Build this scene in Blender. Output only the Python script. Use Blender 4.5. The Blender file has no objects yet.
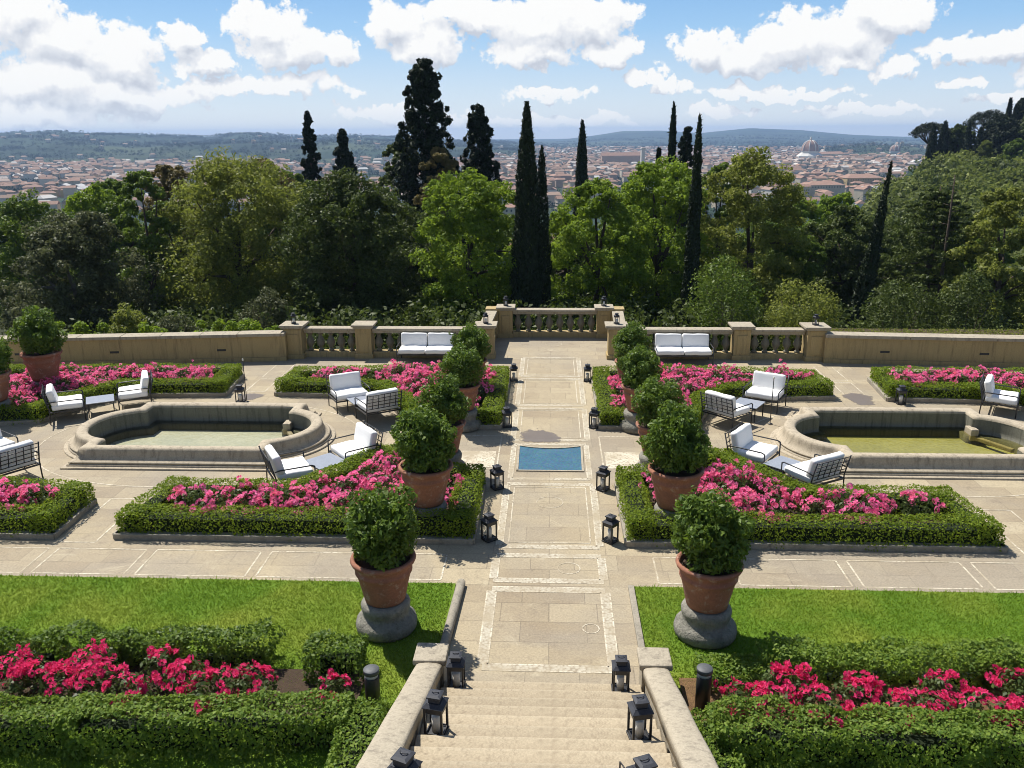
import bpy, bmesh, math, random
import numpy as np
from math import sin, cos, pi, radians, atan, tan, sqrt, atan2, degrees
rng = np.random.default_rng(7); random.seed(7)
S = bpy.context.scene; COL = S.collection

# ------------------------------------------------------------------ camera model (measured from the photograph)
F_PX, CAM_H, HOR_Y, VP_X, ROLL = 838.0, 7.5, 133.0, 554.0, radians(-0.42)
PITCH = atan((384 - HOR_Y) / F_PX); YAW = atan((VP_X - 512) * cos(PITCH) / F_PX)
FW = np.array([-sin(YAW) * cos(PITCH), cos(YAW) * cos(PITCH), -sin(PITCH)]); R0 = np.array([cos(YAW), sin(YAW), 0.0]); U0 = np.cross(R0, FW)
RT = cos(ROLL) * R0 + sin(ROLL) * U0; UP = -sin(ROLL) * R0 + cos(ROLL) * U0
EYE = np.array([0, 0, CAM_H])
def ray(x, y): return FW + (x - 512) / F_PX * RT - (y - 384) / F_PX * UP
def G(x, y, z=0.0):                       # where the sight line of a photo point meets height z
    d = ray(x, y); t = (z - CAM_H) / d[2]; return EYE + d * t
def D(x, y, Y):                           # where it meets the upright plane at distance Y
    d = ray(x, y); return EYE + d * (Y / d[1])
def PX(p):
    v = np.asarray(p, float) - EYE; c = v @ FW
    return 512 + F_PX * (v @ RT) / c, 384 - F_PX * (v @ UP) / c

# ------------------------------------------------------------------ object helpers
def tag(o, label=None, cat=None, group=None, kind=None):
    for k, v in (('label', label), ('category', cat), ('group', group), ('kind', kind)):
        if v: o[k] = v
    return o
def link(o): COL.objects.link(o); return o
def empty(name, loc=(0, 0, 0), rz=0.0, **kw):
    o = link(bpy.data.objects.new(name, None)); o.location = loc; o.rotation_euler.z = rz; o.empty_display_size = .1
    return tag(o, **kw)
def obj(name, me, parent=None, mats=None, **kw):
    o = link(bpy.data.objects.new(name, me))
    if mats is not None:
        for m in (mats if isinstance(mats, (list, tuple)) else [mats]): me.materials.append(m)
    if parent is not None: o.parent = parent
    return tag(o, **kw)
def copy_tree(o, parent=None):
    c = o.copy(); link(c)
    if parent is not None: c.parent = parent
    for ch in list(o.children): copy_tree(ch, c)
    return c
def quads_mesh(name, V, mi=None, smooth=False):     # V: (n,4,3) loose quads
    V = np.ascontiguousarray(V, dtype=np.float32); n = len(V); me = bpy.data.meshes.new(name)
    me.vertices.add(n * 4); me.vertices.foreach_set('co', V.ravel())
    me.loops.add(n * 4); me.loops.foreach_set('vertex_index', np.arange(n * 4, dtype=np.int32))
    me.polygons.add(n); me.polygons.foreach_set('loop_start', np.arange(0, n * 4, 4, dtype=np.int32))
    if mi is not None: me.polygons.foreach_set('material_index', np.asarray(mi, dtype=np.int32))
    me.update(calc_edges=True); me.validate()
    return me

class MB:
    def __init__(s): s.v = []; s.f = []; s.sm = []
    def add(s, vs, fs, sm=False):
        b = len(s.v); s.v += [tuple(map(float, p)) for p in vs]; s.f += [tuple(i + b for i in f) for f in fs]; s.sm += [sm] * len(fs); return s
    def box(s, c, d, rz=0.0):
        x, y, z = (q / 2 for q in d); cs, sn = cos(rz), sin(rz); vs = []
        for sz in (-1, 1):
            for a, b in ((-1, -1), (1, -1), (1, 1), (-1, 1)):
                vs.append((c[0] + a * x * cs - b * y * sn, c[1] + a * x * sn + b * y * cs, c[2] + sz * z))
        return s.add(vs, [(3, 2, 1, 0), (4, 5, 6, 7), (0, 1, 5, 4), (1, 2, 6, 5), (2, 3, 7, 6), (3, 0, 4, 7)])
    def prism(s, poly, z0, z1):
        n = len(poly)
        if sum(poly[i][0] * poly[(i + 1) % n][1] - poly[(i + 1) % n][0] * poly[i][1] for i in range(n)) < 0: poly = poly[::-1]
        vs = [(p[0], p[1], z0) for p in poly] + [(p[0], p[1], z1) for p in poly]
        return s.add(vs, [tuple(range(n))[::-1], tuple(range(n, 2 * n))] + [(i, (i + 1) % n, n + (i + 1) % n, n + i) for i in range(n)])
    def lathe(s, prof, n=24, c=(0, 0, 0), cap=True, sm=True, rot=0.0):
        vs = []
        for r, z in prof:
            for k in range(n):
                a = 2 * pi * k / n + rot; vs.append((c[0] + r * cos(a), c[1] + r * sin(a), c[2] + z))
        m = len(prof); fs = [(i * n + k, i * n + (k + 1) % n, (i + 1) * n + (k + 1) % n, (i + 1) * n + k) for i in range(m - 1) for k in range(n)]
        s.add(vs, fs, sm)
        if cap:
            b = len(s.v) - len(vs); s.f += [tuple(b + k for k in range(n))[::-1], tuple(b + (m - 1) * n + k for k in range(n))]; s.sm += [False, False]
        return s
    def tube(s, pts, r, n=8, closed=False):
        pts = [np.array(p, float) for p in pts]; m = len(pts); rs = r if isinstance(r, (list, tuple)) else [r] * m; vs = []; ref = None
        for i, p in enumerate(pts):
            t = pts[min(i + 1, m - 1)] - pts[max(i - 1, 0)]; t /= np.linalg.norm(t) + 1e-9
            if ref is None: ref = np.array([1, 0, 0]) if abs(t[0]) < .9 else np.array([0, 1, 0])
            u = np.cross(t, ref); u /= np.linalg.norm(u) + 1e-9; w = np.cross(t, u); ref = np.cross(u, t)
            for k in range(n): vs.append(p + rs[i] * (cos(2 * pi * k / n) * u + sin(2 * pi * k / n) * w))
        fs = [(i * n + k, i * n + (k + 1) % n, (i + 1) * n + (k + 1) % n, (i + 1) * n + k) for i in range(m - 1) for k in range(n)]
        return s.add(vs, fs + [tuple(range(n))[::-1], tuple((m - 1) * n + k for k in range(n))], True)
    def mesh(s, name):
        me = bpy.data.meshes.new(name); me.from_pydata(s.v, [], s.f); me.polygons.foreach_set('use_smooth', s.sm)
        bm = bmesh.new(); bm.from_mesh(me)
        if len(s.f) and max(p[2] for p in s.v) - min(p[2] for p in s.v) < 1e-5:
            for q in bm.faces: q.normal_update()
            bmesh.ops.reverse_faces(bm, faces=[q for q in bm.faces if q.normal.z < 0])
        else: bmesh.ops.recalc_face_normals(bm, faces=bm.faces)
        bm.to_mesh(me); bm.free(); me.update(); return me
    def build(s, name, m, parent=None, bevel=0.0, **kw):
        o = obj(name, s.mesh(name), parent, m, **kw)
        if bevel: add_bevel(o, bevel)
        return o
def add_bevel(o, w, seg=2):
    b = o.modifiers.new('Bevel', 'BEVEL'); b.width = w; b.segments = seg; b.limit_method = 'ANGLE'; b.angle_limit = radians(40); return o
def cushion(size, r=.05):
    bm = bmesh.new(); bmesh.ops.create_cube(bm, size=1)
    for v in bm.verts: v.co.x *= size[0]; v.co.y *= size[1]; v.co.z *= size[2]
    bmesh.ops.bevel(bm, geom=list(bm.edges), offset=r, segments=4, profile=.5, affect='EDGES')
    bmesh.ops.subdivide_edges(bm, edges=[e for e in bm.edges if e.calc_length() > .2], cuts=4, use_grid_fill=True)
    for v in bm.verts:
        k = (1 - (2 * v.co.x / size[0]) ** 2) * (1 - (2 * v.co.y / size[1]) ** 2)
        if size[2] < size[1]: v.co.z *= 1 + .22 * max(k, 0)
        v.co.z += .006 * sin(v.co.x * 13 + v.co.y * 9)
    me = bpy.data.meshes.new('cushion'); bm.to_mesh(me); bm.free(); me.polygons.foreach_set('use_smooth', [True] * len(me.polygons)); return me
def snoise(P, f, seed=0.0):               # cheap smooth noise, about -1..1
    x, y, z = P[..., 0] * f + seed * 1.7, P[..., 1] * f + seed * 2.3, P[..., 2] * f + seed * .9
    return (np.sin(x * 1.7 + 1.3 * np.sin(y * 1.1 + z)) + np.sin(y * 2.1 + 1.1 * np.sin(z * 1.3 + x * .7)) + np.sin(z * 1.9 + 1.2 * np.sin(x * 1.5 - y * .6))) / 3

# ------------------------------------------------------------------ materials
def nodes(m): return m.node_tree.nodes, m.node_tree.links
def new_mat(name):
    m = bpy.data.materials.new(name); m.use_nodes = True; m.node_tree.nodes.clear(); return m
def N(nt, t, **kw):
    n = nt.nodes.new(t)
    for k, v in kw.items():
        if k in n.inputs: n.inputs[k].default_value = v
        else: setattr(n, k, v)
    return n
def noise(nt, vec, scale, detail=4, rough=.55, dist=0.0):
    n = N(nt, 'ShaderNodeTexNoise', Scale=scale, Detail=detail, Roughness=rough, Distortion=dist); nt.links.new(vec, n.inputs['Vector']); return n.outputs['Fac']
def ramp(nt, fac, stops):
    r = nt.nodes.new('ShaderNodeValToRGB'); e = r.color_ramp.elements
    while len(e) < len(stops): e.new(.5)
    for i, (p, c) in enumerate(stops): e[i].position = p; e[i].color = (*c, 1) if len(c) == 3 else c
    nt.links.new(fac, r.inputs['Fac']); return r.outputs['Color']
def mixc(nt, fac, a, b, mode='MIX'):
    n = nt.nodes.new('ShaderNodeMix'); n.data_type = 'RGBA'; n.blend_type = mode
    for sock, v in ((n.inputs[0], fac), (n.inputs[6], a), (n.inputs[7], b)):
        if isinstance(v, (int, float)): sock.default_value = v
        elif isinstance(v, tuple): sock.default_value = (*v, 1) if len(v) == 3 else v
        else: nt.links.new(v, sock)
    return n.outputs[2]
def math_(nt, op, a, b=None, clamp=False):
    n = nt.nodes.new('ShaderNodeMath'); n.operation = op; n.use_clamp = clamp
    for i, v in enumerate((a, b)):
        if v is None: continue
        if isinstance(v, (int, float)): n.inputs[i].default_value = v
        else: nt.links.new(v, n.inputs[i])
    return n.outputs[0]
def finish(m, col, rough=.8, bump=None, bump_d=.01, spec=.3, metal=0.0, coat=0.0):
    nt = m.node_tree; b = N(nt, 'ShaderNodeBsdfPrincipled', Roughness=rough if isinstance(rough, float) else .5, Metallic=metal)
    b.inputs['Specular IOR Level'].default_value = spec; b.inputs['Coat Weight'].default_value = coat
    if not isinstance(rough, float): nt.links.new(rough, b.inputs['Roughness'])
    if isinstance(col, tuple): b.inputs['Base Color'].default_value = (*col, 1)
    else: nt.links.new(col, b.inputs['Base Color'])
    if bump is not None:
        bn = N(nt, 'ShaderNodeBump', Strength=1.0, Distance=bump_d); nt.links.new(bump, bn.inputs['Height']); nt.links.new(bn.outputs[0], b.inputs['Normal'])
    o = N(nt, 'ShaderNodeOutputMaterial'); nt.links.new(b.outputs[0], o.inputs[0]); return m
def coords(nt, kind='Object'): return N(nt, 'ShaderNodeTexCoord').outputs[kind]
def mottled(name, c1, c2, scale=3.0, rough=.8, bump=.01, fine=40.0, dark=None, spec=.3, metal=0.0):
    m = new_mat(name); nt = m.node_tree; v = coords(nt)
    col = mixc(nt, ramp(nt, noise(nt, v, scale, 6, .65, .4), [(.3, (0, 0, 0)), (.7, (1, 1, 1))]), c1, c2)
    if dark: col = mixc(nt, ramp(nt, noise(nt, v, scale * 2.7, 5, .7), [(.55, (0, 0, 0)), (.72, (.8, .8, .8))]), col, dark)
    f = noise(nt, v, fine, 4, .6); col = mixc(nt, .25, col, ramp(nt, f, [(.3, (.25, .25, .25)), (.7, (.8, .8, .8))]), 'OVERLAY')
    return finish(m, col, rough, f, bump, spec, metal)
def leaf_mat(name, c1, c2, trans=.35, rough=.45, spec=.35, tcol=None, patch=None):
    m = new_mat(name); nt = m.node_tree; g = N(nt, 'ShaderNodeNewGeometry'); v = coords(nt)
    col = mixc(nt, g.outputs['Random Per Island'], c1, c2)
    if patch: col = mixc(nt, ramp(nt, noise(nt, v, patch[1], 3), [(.45, (0, 0, 0)), (.62, (.85, .85, .85))]), col, patch[0])
    b = N(nt, 'ShaderNodeBsdfPrincipled', Roughness=rough); b.inputs['Specular IOR Level'].default_value = spec
    nt.links.new(col, b.inputs['Base Color'])
    t = N(nt, 'ShaderNodeBsdfTranslucent'); tc = mixc(nt, .5, col, tcol or tuple(min(1, x * 1.6) for x in c2)); nt.links.new(tc, t.inputs['Color'])
    mx = N(nt, 'ShaderNodeMixShader'); mx.inputs[0].default_value = trans
    nt.links.new(b.outputs[0], mx.inputs[1]); nt.links.new(t.outputs[0], mx.inputs[2])
    o = N(nt, 'ShaderNodeOutputMaterial'); nt.links.new(mx.outputs[0], o.inputs[0]); return m

def paving_mat():
    m = new_mat('paving_stone'); nt = m.node_tree; v = coords(nt)
    mp = N(nt, 'ShaderNodeMapping'); nt.links.new(v, mp.inputs[0])
    wv = noise(nt, v, .7, 2); 
    b = N(nt, 'ShaderNodeTexBrick', Scale=1.0); b.offset = .43; b.squash = .75; b.squash_frequency = 3
    b.inputs['Color1'].default_value = (.27, .215, .145, 1); b.inputs['Color2'].default_value = (.40, .335, .225, 1); b.inputs['Mortar'].default_value = (.21, .17, .12, 1)
    b.inputs['Mortar Size'].default_value = .008; b.inputs['Mortar Smooth'].default_value = .4; b.inputs['Brick Width'].default_value = 1.05; b.inputs['Row Height'].default_value = .56
    nt.links.new(mp.outputs[0], b.inputs['Vector'])
    n1 = noise(nt, v, .45, 7, .62, .6); n2 = noise(nt, v, 2.6, 6, .7, .8); n3 = noise(nt, v, 28, 5, .7)
    col = mixc(nt, ramp(nt, n1, [(.35, (0, 0, 0)), (.68, (.75, .75, .75))]), b.outputs['Color'], (.40, .335, .22))
    col = mixc(nt, ramp(nt, noise(nt, v, .23, 5, .6, 1.2), [(.42, (0, 0, 0)), (.62, (.7, .7, .7))]), col, (.27, .235, .185))
    col = mixc(nt, ramp(nt, noise(nt, v, 7.0, 6, .75, .6), [(.52, (0, 0, 0)), (.70, (.55, .55, .55))]), col, (.23, .19, .14))
    col = mixc(nt, ramp(nt, n2, [(.56, (0, 0, 0)), (.76, (.6, .6, .6))]), col, (.20, .16, .115))
    col = mixc(nt, ramp(nt, noise(nt, v, 1.1, 5, .7, 1.5), [(.60, (0, 0, 0)), (.75, (.6, .6, .6))]), col, (.48, .42, .30))
    col = mixc(nt, .35, col, ramp(nt, n3, [(.3, (.22, .22, .22)), (.7, (.8, .8, .8))]), 'OVERLAY')
    h = math_(nt, 'ADD', math_(nt, 'MULTIPLY', n3, .5), math_(nt, 'MULTIPLY', b.outputs['Fac'], -.5))
    return finish(m, col, .82, h, .006, .25)
def pebble_mat(k=1.0, name='white_pebble'):
    m = new_mat(name); nt = m.node_tree; v = coords(nt)
    vo = N(nt, 'ShaderNodeTexVoronoi', Scale=22.0); nt.links.new(v, vo.inputs['Vector'])
    col = ramp(nt, vo.outputs['Distance'], [(.0, (.66 * k, .61 * k, .49 * k)), (.55, (.56 * k, .50 * k, .38 * k)), (.85, (.30, .25, .18))])
    col = mixc(nt, ramp(nt, noise(nt, v, 1.8, 4), [(.42, (0, 0, 0)), (.65, (.9, .9, .9))]), col, (.36, .30, .205))
    return finish(m, col, .8, vo.outputs['Distance'], .004)

def stone_mat(name, c1, c2, stain=(.12, .10, .08), vert=True):
    m = new_mat(name); nt = m.node_tree; v = coords(nt)
    n1 = noise(nt, v, 1.3, 6, .65, .5); f = noise(nt, v, 35, 5, .65)
    col = mixc(nt, n1, c1, c2)
    mp = N(nt, 'ShaderNodeMapping'); mp.inputs['Scale'].default_value = (9, 9, .8); nt.links.new(v, mp.inputs[0])
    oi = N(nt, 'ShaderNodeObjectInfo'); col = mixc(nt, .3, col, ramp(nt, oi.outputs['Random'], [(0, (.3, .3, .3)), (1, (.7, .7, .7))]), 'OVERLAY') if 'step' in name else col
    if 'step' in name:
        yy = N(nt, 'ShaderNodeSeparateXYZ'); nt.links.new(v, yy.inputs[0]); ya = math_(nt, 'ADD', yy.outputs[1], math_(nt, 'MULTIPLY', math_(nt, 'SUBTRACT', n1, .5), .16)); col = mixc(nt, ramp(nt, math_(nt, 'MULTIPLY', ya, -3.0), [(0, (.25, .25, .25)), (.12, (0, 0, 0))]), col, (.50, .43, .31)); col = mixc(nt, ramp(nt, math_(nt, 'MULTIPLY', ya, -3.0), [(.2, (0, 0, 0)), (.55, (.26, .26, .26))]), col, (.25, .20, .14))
    st = noise(nt, mp.outputs[0], 1.0, 5, .7)
    col = mixc(nt, ramp(nt, st, [(.5, (0, 0, 0)), (.72, (.7, .7, .7))]), col, stain)
    col = mixc(nt, .3, col, ramp(nt, f, [(.3, (.25, .25, .25)), (.7, (.78, .78, .78))]), 'OVERLAY')
    return finish(m, col, .85, f, .008, .2)

M = dict(
    paving=paving_mat(), pebble=pebble_mat(), pebble_tan=pebble_mat(.76, 'tan_pebble'),
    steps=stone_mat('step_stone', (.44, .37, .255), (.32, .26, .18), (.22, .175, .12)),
    coping=stone_mat('coping_stone', (.45, .395, .30), (.30, .26, .195), (.14, .12, .095)),
    sandstone=stone_mat('ochre_sandstone', (.45, .34, .165), (.35, .265, .13), (.16, .125, .075)),
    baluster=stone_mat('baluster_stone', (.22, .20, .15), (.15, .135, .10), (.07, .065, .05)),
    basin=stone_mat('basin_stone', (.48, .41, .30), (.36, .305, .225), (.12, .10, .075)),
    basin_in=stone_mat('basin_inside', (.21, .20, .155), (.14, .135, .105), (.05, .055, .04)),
    pedestal=mottled('pedestal_stone', (.30, .28, .23), (.15, .145, .12), 4, .95, .03, 22, (.075, .08, .055)),
    kerb=mottled('kerb_stone', (.36, .32, .25), (.22, .20, .16), 2, .9, .01, 30, (.12, .11, .09)),
    terracotta=mottled('terracotta', (.34, .145, .085), (.22, .10, .065), 2.0, .85, .006, 30, (.44, .33, .26)),
    soil=mottled('bed_soil', (.085, .055, .035), (.05, .034, .022), 6, .95, .03, 50),
    mulch=mottled('mulch', (.22, .13, .06), (.12, .07, .035), 9, .95, .03, 60),
    iron=mottled('black_iron', (.018, .018, .02), (.03, .03, .032), 8, .45, .001, 60, None, .5),
    lantern_roof=mottled('lantern_metal', (.03, .032, .04), (.05, .053, .062), 6, .6, .001, 40, None, .25),
    candle=mottled('candle_wax', (.75, .72, .64), (.68, .64, .56), 4, .5, .001),
    fabric=mottled('white_cushion', (.88, .87, .85), (.84, .83, .80), 2, .9, .001, 120),
    table=mottled('table_slate', (.30, .32, .36), (.24, .26, .30), 2, .3, .001, 40, None, .5),
    bark=mottled('bark', (.10, .075, .055), (.055, .042, .03), 5, .95, .04, 18),
    graybark=mottled('grey_bark', (.2, .18, .15), (.11, .1, .085), 5, .95, .03, 18),
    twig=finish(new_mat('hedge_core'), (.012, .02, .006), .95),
    bollard=mottled('bollard_metal', (.02, .022, .024), (.035, .036, .038), 4, .4, .001, 40, None, .5),
    bollard_cap=mottled('bollard_cap', (.09, .095, .10), (.07, .072, .075), 4, .6, .001, 40, None, .5),
    frost=finish(new_mat('frosted_ring'), (.5, .5, .48), .4),
    hedge=leaf_mat('box_leaf', (.085, .145, .012), (.24, .31, .03), .42, .6, .15, (.36, .46, .03)),
    hedge_near=leaf_mat('box_leaf_front', (.08, .15, .022), (.22, .30, .045), .38, .55, .2, (.30, .42, .04)),
    laurel=leaf_mat('laurel_leaf', (.055, .105, .016), (.16, .235, .035), .36, .5, .25, (.22, .33, .025)),
    rose_leaf=leaf_mat('rose_leaf', (.045, .075, .02), (.10, .14, .035), .3, .5, .3),
    rose_pink=leaf_mat('pink_petal', (.80, .065, .30), (.92, .34, .56), .4, .7, .1, (.98, .30, .54), ((.80, .15, .14), 1.1)),
    rose_red=leaf_mat('crimson_petal', (.64, .015, .10), (.84, .09, .26), .38, .7, .1, (.95, .08, .25)),
    t_mid=leaf_mat('tree_leaf_mid', (.06, .105, .014), (.17, .235, .03), .4, .5, .3, (.18, .26, .03)),
    t_bright=leaf_mat('tree_leaf_bright', (.09, .155, .015), (.24, .33, .035), .45, .55, .2, (.34, .46, .03)),
    t_pale=leaf_mat('tree_leaf_pale', (.10, .125, .022), (.28, .30, .06), .42, .55, .2, (.32, .37, .05)),
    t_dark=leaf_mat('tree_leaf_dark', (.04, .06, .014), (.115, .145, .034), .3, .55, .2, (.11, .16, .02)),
    t_olive=leaf_mat('tree_leaf_olive', (.06, .07, .03), (.165, .175, .075), .3, .6, .2, (.12, .14, .05)),
    t_brown=leaf_mat('tree_leaf_brown', (.12, .11, .035), (.20, .155, .06), .35, .6, .2, (.24, .18, .05)),
    t_cyp=leaf_mat('cypress_leaf', (.012, .02, .008), (.03, .046, .015), .08, .6, .2, (.04, .06, .015)),
    t_far=leaf_mat('far_tree_leaf', (.012, .026, .014), (.03, .05, .022), .15, .7, .1),
    t_wood=leaf_mat('hill_wood_leaf', (.09, .12, .024), (.22, .245, .055), .35, .6, .2, (.22, .27, .05), ((.035, .055, .018), .11)),
)
def grass_mats():
    m = new_mat('lawn_turf'); nt = m.node_tree; v = coords(nt)
    c = mixc(nt, ramp(nt, noise(nt, v, .55, 3, .5, .3), [(.45, (0, 0, 0)), (.68, (1, 1, 1))]), (.11, .195, .02), (.20, .25, .035))
    c = mixc(nt, .45, c, ramp(nt, noise(nt, v, 45, 4, .7), [(.3, (.2, .2, .2)), (.7, (.85, .85, .85))]), 'OVERLAY')
    M['turf'] = finish(m, c, .9, noise(nt, v, 60, 3), .02, .1)
    m = new_mat('grass_blade'); nt = m.node_tree; v = coords(nt); g = N(nt, 'ShaderNodeNewGeometry')
    a = mixc(nt, g.outputs['Random Per Island'], (.135, .24, .02), (.215, .32, .035))
    a = mixc(nt, ramp(nt, noise(nt, v, .55, 3, .5, .3), [(.45, (0, 0, 0)), (.68, (.9, .9, .9))]), a, (.27, .32, .045))
    d = N(nt, 'ShaderNodeBsdfDiffuse'); t = N(nt, 'ShaderNodeBsdfTranslucent'); nt.links.new(a, d.inputs[0]); nt.links.new(a, t.inputs[0])
    x = N(nt, 'ShaderNodeMixShader'); x.inputs[0].default_value = .4; nt.links.new(d.outputs[0], x.inputs[1]); nt.links.new(t.outputs[0], x.inputs[2])
    o = N(nt, 'ShaderNodeOutputMaterial'); nt.links.new(x.outputs[0], o.inputs[0]); M['blade'] = m
grass_mats()
def water_mat(name, tint, gl=1.0):
    m = new_mat(name); nt = m.node_tree; v = coords(nt)
    bn = N(nt, 'ShaderNodeBump', Strength=.5, Distance=.03); nt.links.new(noise(nt, v, 5, 3), bn.inputs['Height'])
    fr = N(nt, 'ShaderNodeFresnel', IOR=1.33); nt.links.new(bn.outputs[0], fr.inputs['Normal'])
    tr = N(nt, 'ShaderNodeBsdfTransparent'); tr.inputs[0].default_value = (*tint, 1)
    g = N(nt, 'ShaderNodeBsdfGlossy', Roughness=.03); nt.links.new(bn.outputs[0], g.inputs['Normal'])
    x = N(nt, 'ShaderNodeMixShader'); nt.links.new(fr.outputs[0], x.inputs[0]); nt.links.new(tr.outputs[0], x.inputs[1]); nt.links.new(g.outputs[0], x.inputs[2])
    o = N(nt, 'ShaderNodeOutputMaterial'); nt.links.new(x.outputs[0], o.inputs[0]); return m
M['water_clear'] = water_mat('pool_water', (.83, .83, .74)); M['water_green'] = water_mat('pool_water_green', (.78, .77, .52))
M['pool_floor'] = mottled('pool_floor', (.62, .61, .51), (.46, .47, .39), 1.2, .9, .01, 12)
M['pool_floor_green'] = mottled('pool_floor_green', (.46, .44, .22), (.34, .33, .16), 1.2, .9, .01, 12)
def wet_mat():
    m = new_mat('sky_tinted_puddle'); nt = m.node_tree; v = coords(nt)
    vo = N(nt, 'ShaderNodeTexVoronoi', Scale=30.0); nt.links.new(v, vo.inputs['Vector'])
    c = mixc(nt, noise(nt, v, 2.2, 4), (.035, .10, .15), (.075, .16, .21)); c = mixc(nt, .25, c, vo.outputs['Color'], 'SOFT_LIGHT')  # blue of the reflected sky is put into the puddle's base colour
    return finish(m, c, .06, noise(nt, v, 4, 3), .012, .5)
M['puddle_sky_tint'] = wet_mat()
def damp_mat():
    m = new_mat('damp_stone'); nt = m.node_tree; v = coords(nt)
    c = mixc(nt, noise(nt, v, 3, 4), (.15, .125, .115), (.22, .185, .16)); return finish(m, c, .35, None, .01, .4)
M['damp'] = damp_mat()

# ------------------------------------------------------------------ leaves
def leaf_quads(P, Nn, size, aspect=.5, jit=.7, vary=.5):
    n = len(P); Nn = Nn + jit * rng.normal(size=(n, 3)); Nn /= np.linalg.norm(Nn, axis=1, keepdims=True) + 1e-9
    r = rng.normal(size=(n, 3)); T = np.cross(Nn, r); T /= np.linalg.norm(T, axis=1, keepdims=True) + 1e-9; B = np.cross(Nn, T)
    s = size * (1 + vary * rng.uniform(-1, 1, (n, 1))); a = T * s * .5; b = B * s * .5 * aspect
    return np.stack([P - a, P - b + a * .1 + Nn * s * .08, P + a, P + b + a * .1 + Nn * s * .08], 1)
def ball(n):
    v = rng.normal(size=(n, 3)); return v / np.linalg.norm(v, axis=1, keepdims=True)
def clumps(C, R, per, leaf, squash=.8, aspect=.55, jit=.6, lift=.25):
    k = len(C); d = ball(k * per); rad = np.repeat(R, per)[:, None] * (rng.uniform(.35, 1, (k * per, 1)) ** .5)
    off = d * rad; off[:, 2] *= squash; P = np.repeat(C, per, 0) + off; nn = d.copy(); nn[:, 2] += lift
    return leaf_quads(P, nn, leaf, aspect, jit)
def broad_crown(H, W, zb, nl, leaf, nsub=11, per=60, top=1.0):
    cz = (H + zb) / 2; hz = (H - zb) / 2; i = np.arange(nl) + .5; q = 1 - 2 * i / nl; q = np.sign(q) * np.abs(q) ** .8; a = i * 2.39996 + rng.uniform(0, 6)
    f = np.sqrt(np.clip(1 - np.abs(q) ** 3.4, .05, 1)) * np.where(q > 0, 1 - .12 * q, 1); r = rng.uniform(.66, .92, nl) ; r[rng.uniform(size=nl) < .2] *= .5
    LR = W * rng.uniform(.15, .24, nl) * (1 - .25 * np.clip(q, 0, 1)); L = np.stack([np.cos(a) * f * r * W / 2, np.sin(a) * f * r * W / 2, cz + q * (hz - LR * .8)], 1); L += rng.normal(0, W * .035, L.shape)
    d = ball(nl * nsub); d[:, 2] = np.abs(d[:, 2]) - .3; C = np.repeat(L, nsub, 0) + d * (np.repeat(LR, nsub) * rng.uniform(.55, 1.08, nl * nsub))[:, None]
    CR = np.repeat(LR, nsub) * rng.uniform(.26, .5, nl * nsub)
    return clumps(C, CR, per, leaf), L
def trunk_mb(H, zb, W, L=None, r=.16, sway=.2):
    mb = MB(); top = zb + (H - zb) * .55; pts = [(sway * sin(3 * t) * t, sway * cos(2 * t + 1) * t, -.3 + (top + .3) * t) for t in np.linspace(0, 1, 7)]
    mb.tube(pts, [r * 1.5] + [r * (1 - .75 * t) for t in np.linspace(0.05, 1, 6)], 8)
    if L is not None:
        for q in L[rng.permutation(len(L))[:9]]:
            s = np.array(pts[int(rng.integers(3, 6))]); q = np.array(q); mid = (s + q) / 2 + [0, 0, .15 * W * .3]
            mb.tube([s, mid, q], [r * .45, r * .3, r * .1], 6)
    return mb
def column_crown(H, W, zb, n, leaf, prof=None, tuft=.18, aspect=.3, flame=5):
    z = rng.uniform(0, 1, n * 3); pr = prof or (lambda t: np.minimum(1, (t + .04) * 7) * np.power(np.clip(1 - t, 0, 1), .55) * 1.12)
    keep = rng.uniform(0, 1.15, n * 3) < pr(z) + .06; z = z[keep][:n]; a = rng.uniform(0, 2 * pi, len(z)); ph = rng.uniform(0, 6)
    q = np.stack([np.cos(a), np.sin(a), z * H / W * .5], 1); lump = snoise(q, 2.4, ph) * tuft + snoise(q, 6.5, ph + 3) * tuft * .6
    r = W / 2 * np.clip(pr(z), .03, 2) * (1 + lump) * rng.uniform(.62, 1.02, len(z)) ** .6
    P = np.stack([r * np.cos(a), r * np.sin(a), zb + z * (H - zb)], 1)
    nn = np.stack([np.cos(a), np.sin(a), np.full_like(a, .1)], 1); nv = len(P); nn += .5 * rng.normal(size=(nv, 3)); nn /= np.linalg.norm(nn, axis=1, keepdims=True)
    up = np.array([0, 0, 1.0]) + .45 * rng.normal(size=(nv, 3)) + .25 * np.stack([np.cos(a), np.sin(a), 0 * a], 1)
    T = up - (up * nn).sum(1, keepdims=True) * nn; T /= np.linalg.norm(T, axis=1, keepdims=True); B = np.cross(nn, T)
    s = leaf * rng.uniform(.7, 1.4, (nv, 1)); A = T * s * .6; Bq = B * s * aspect * .6
    return np.stack([P - A * .6, P - Bq, P + A, P + Bq], 1)
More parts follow.
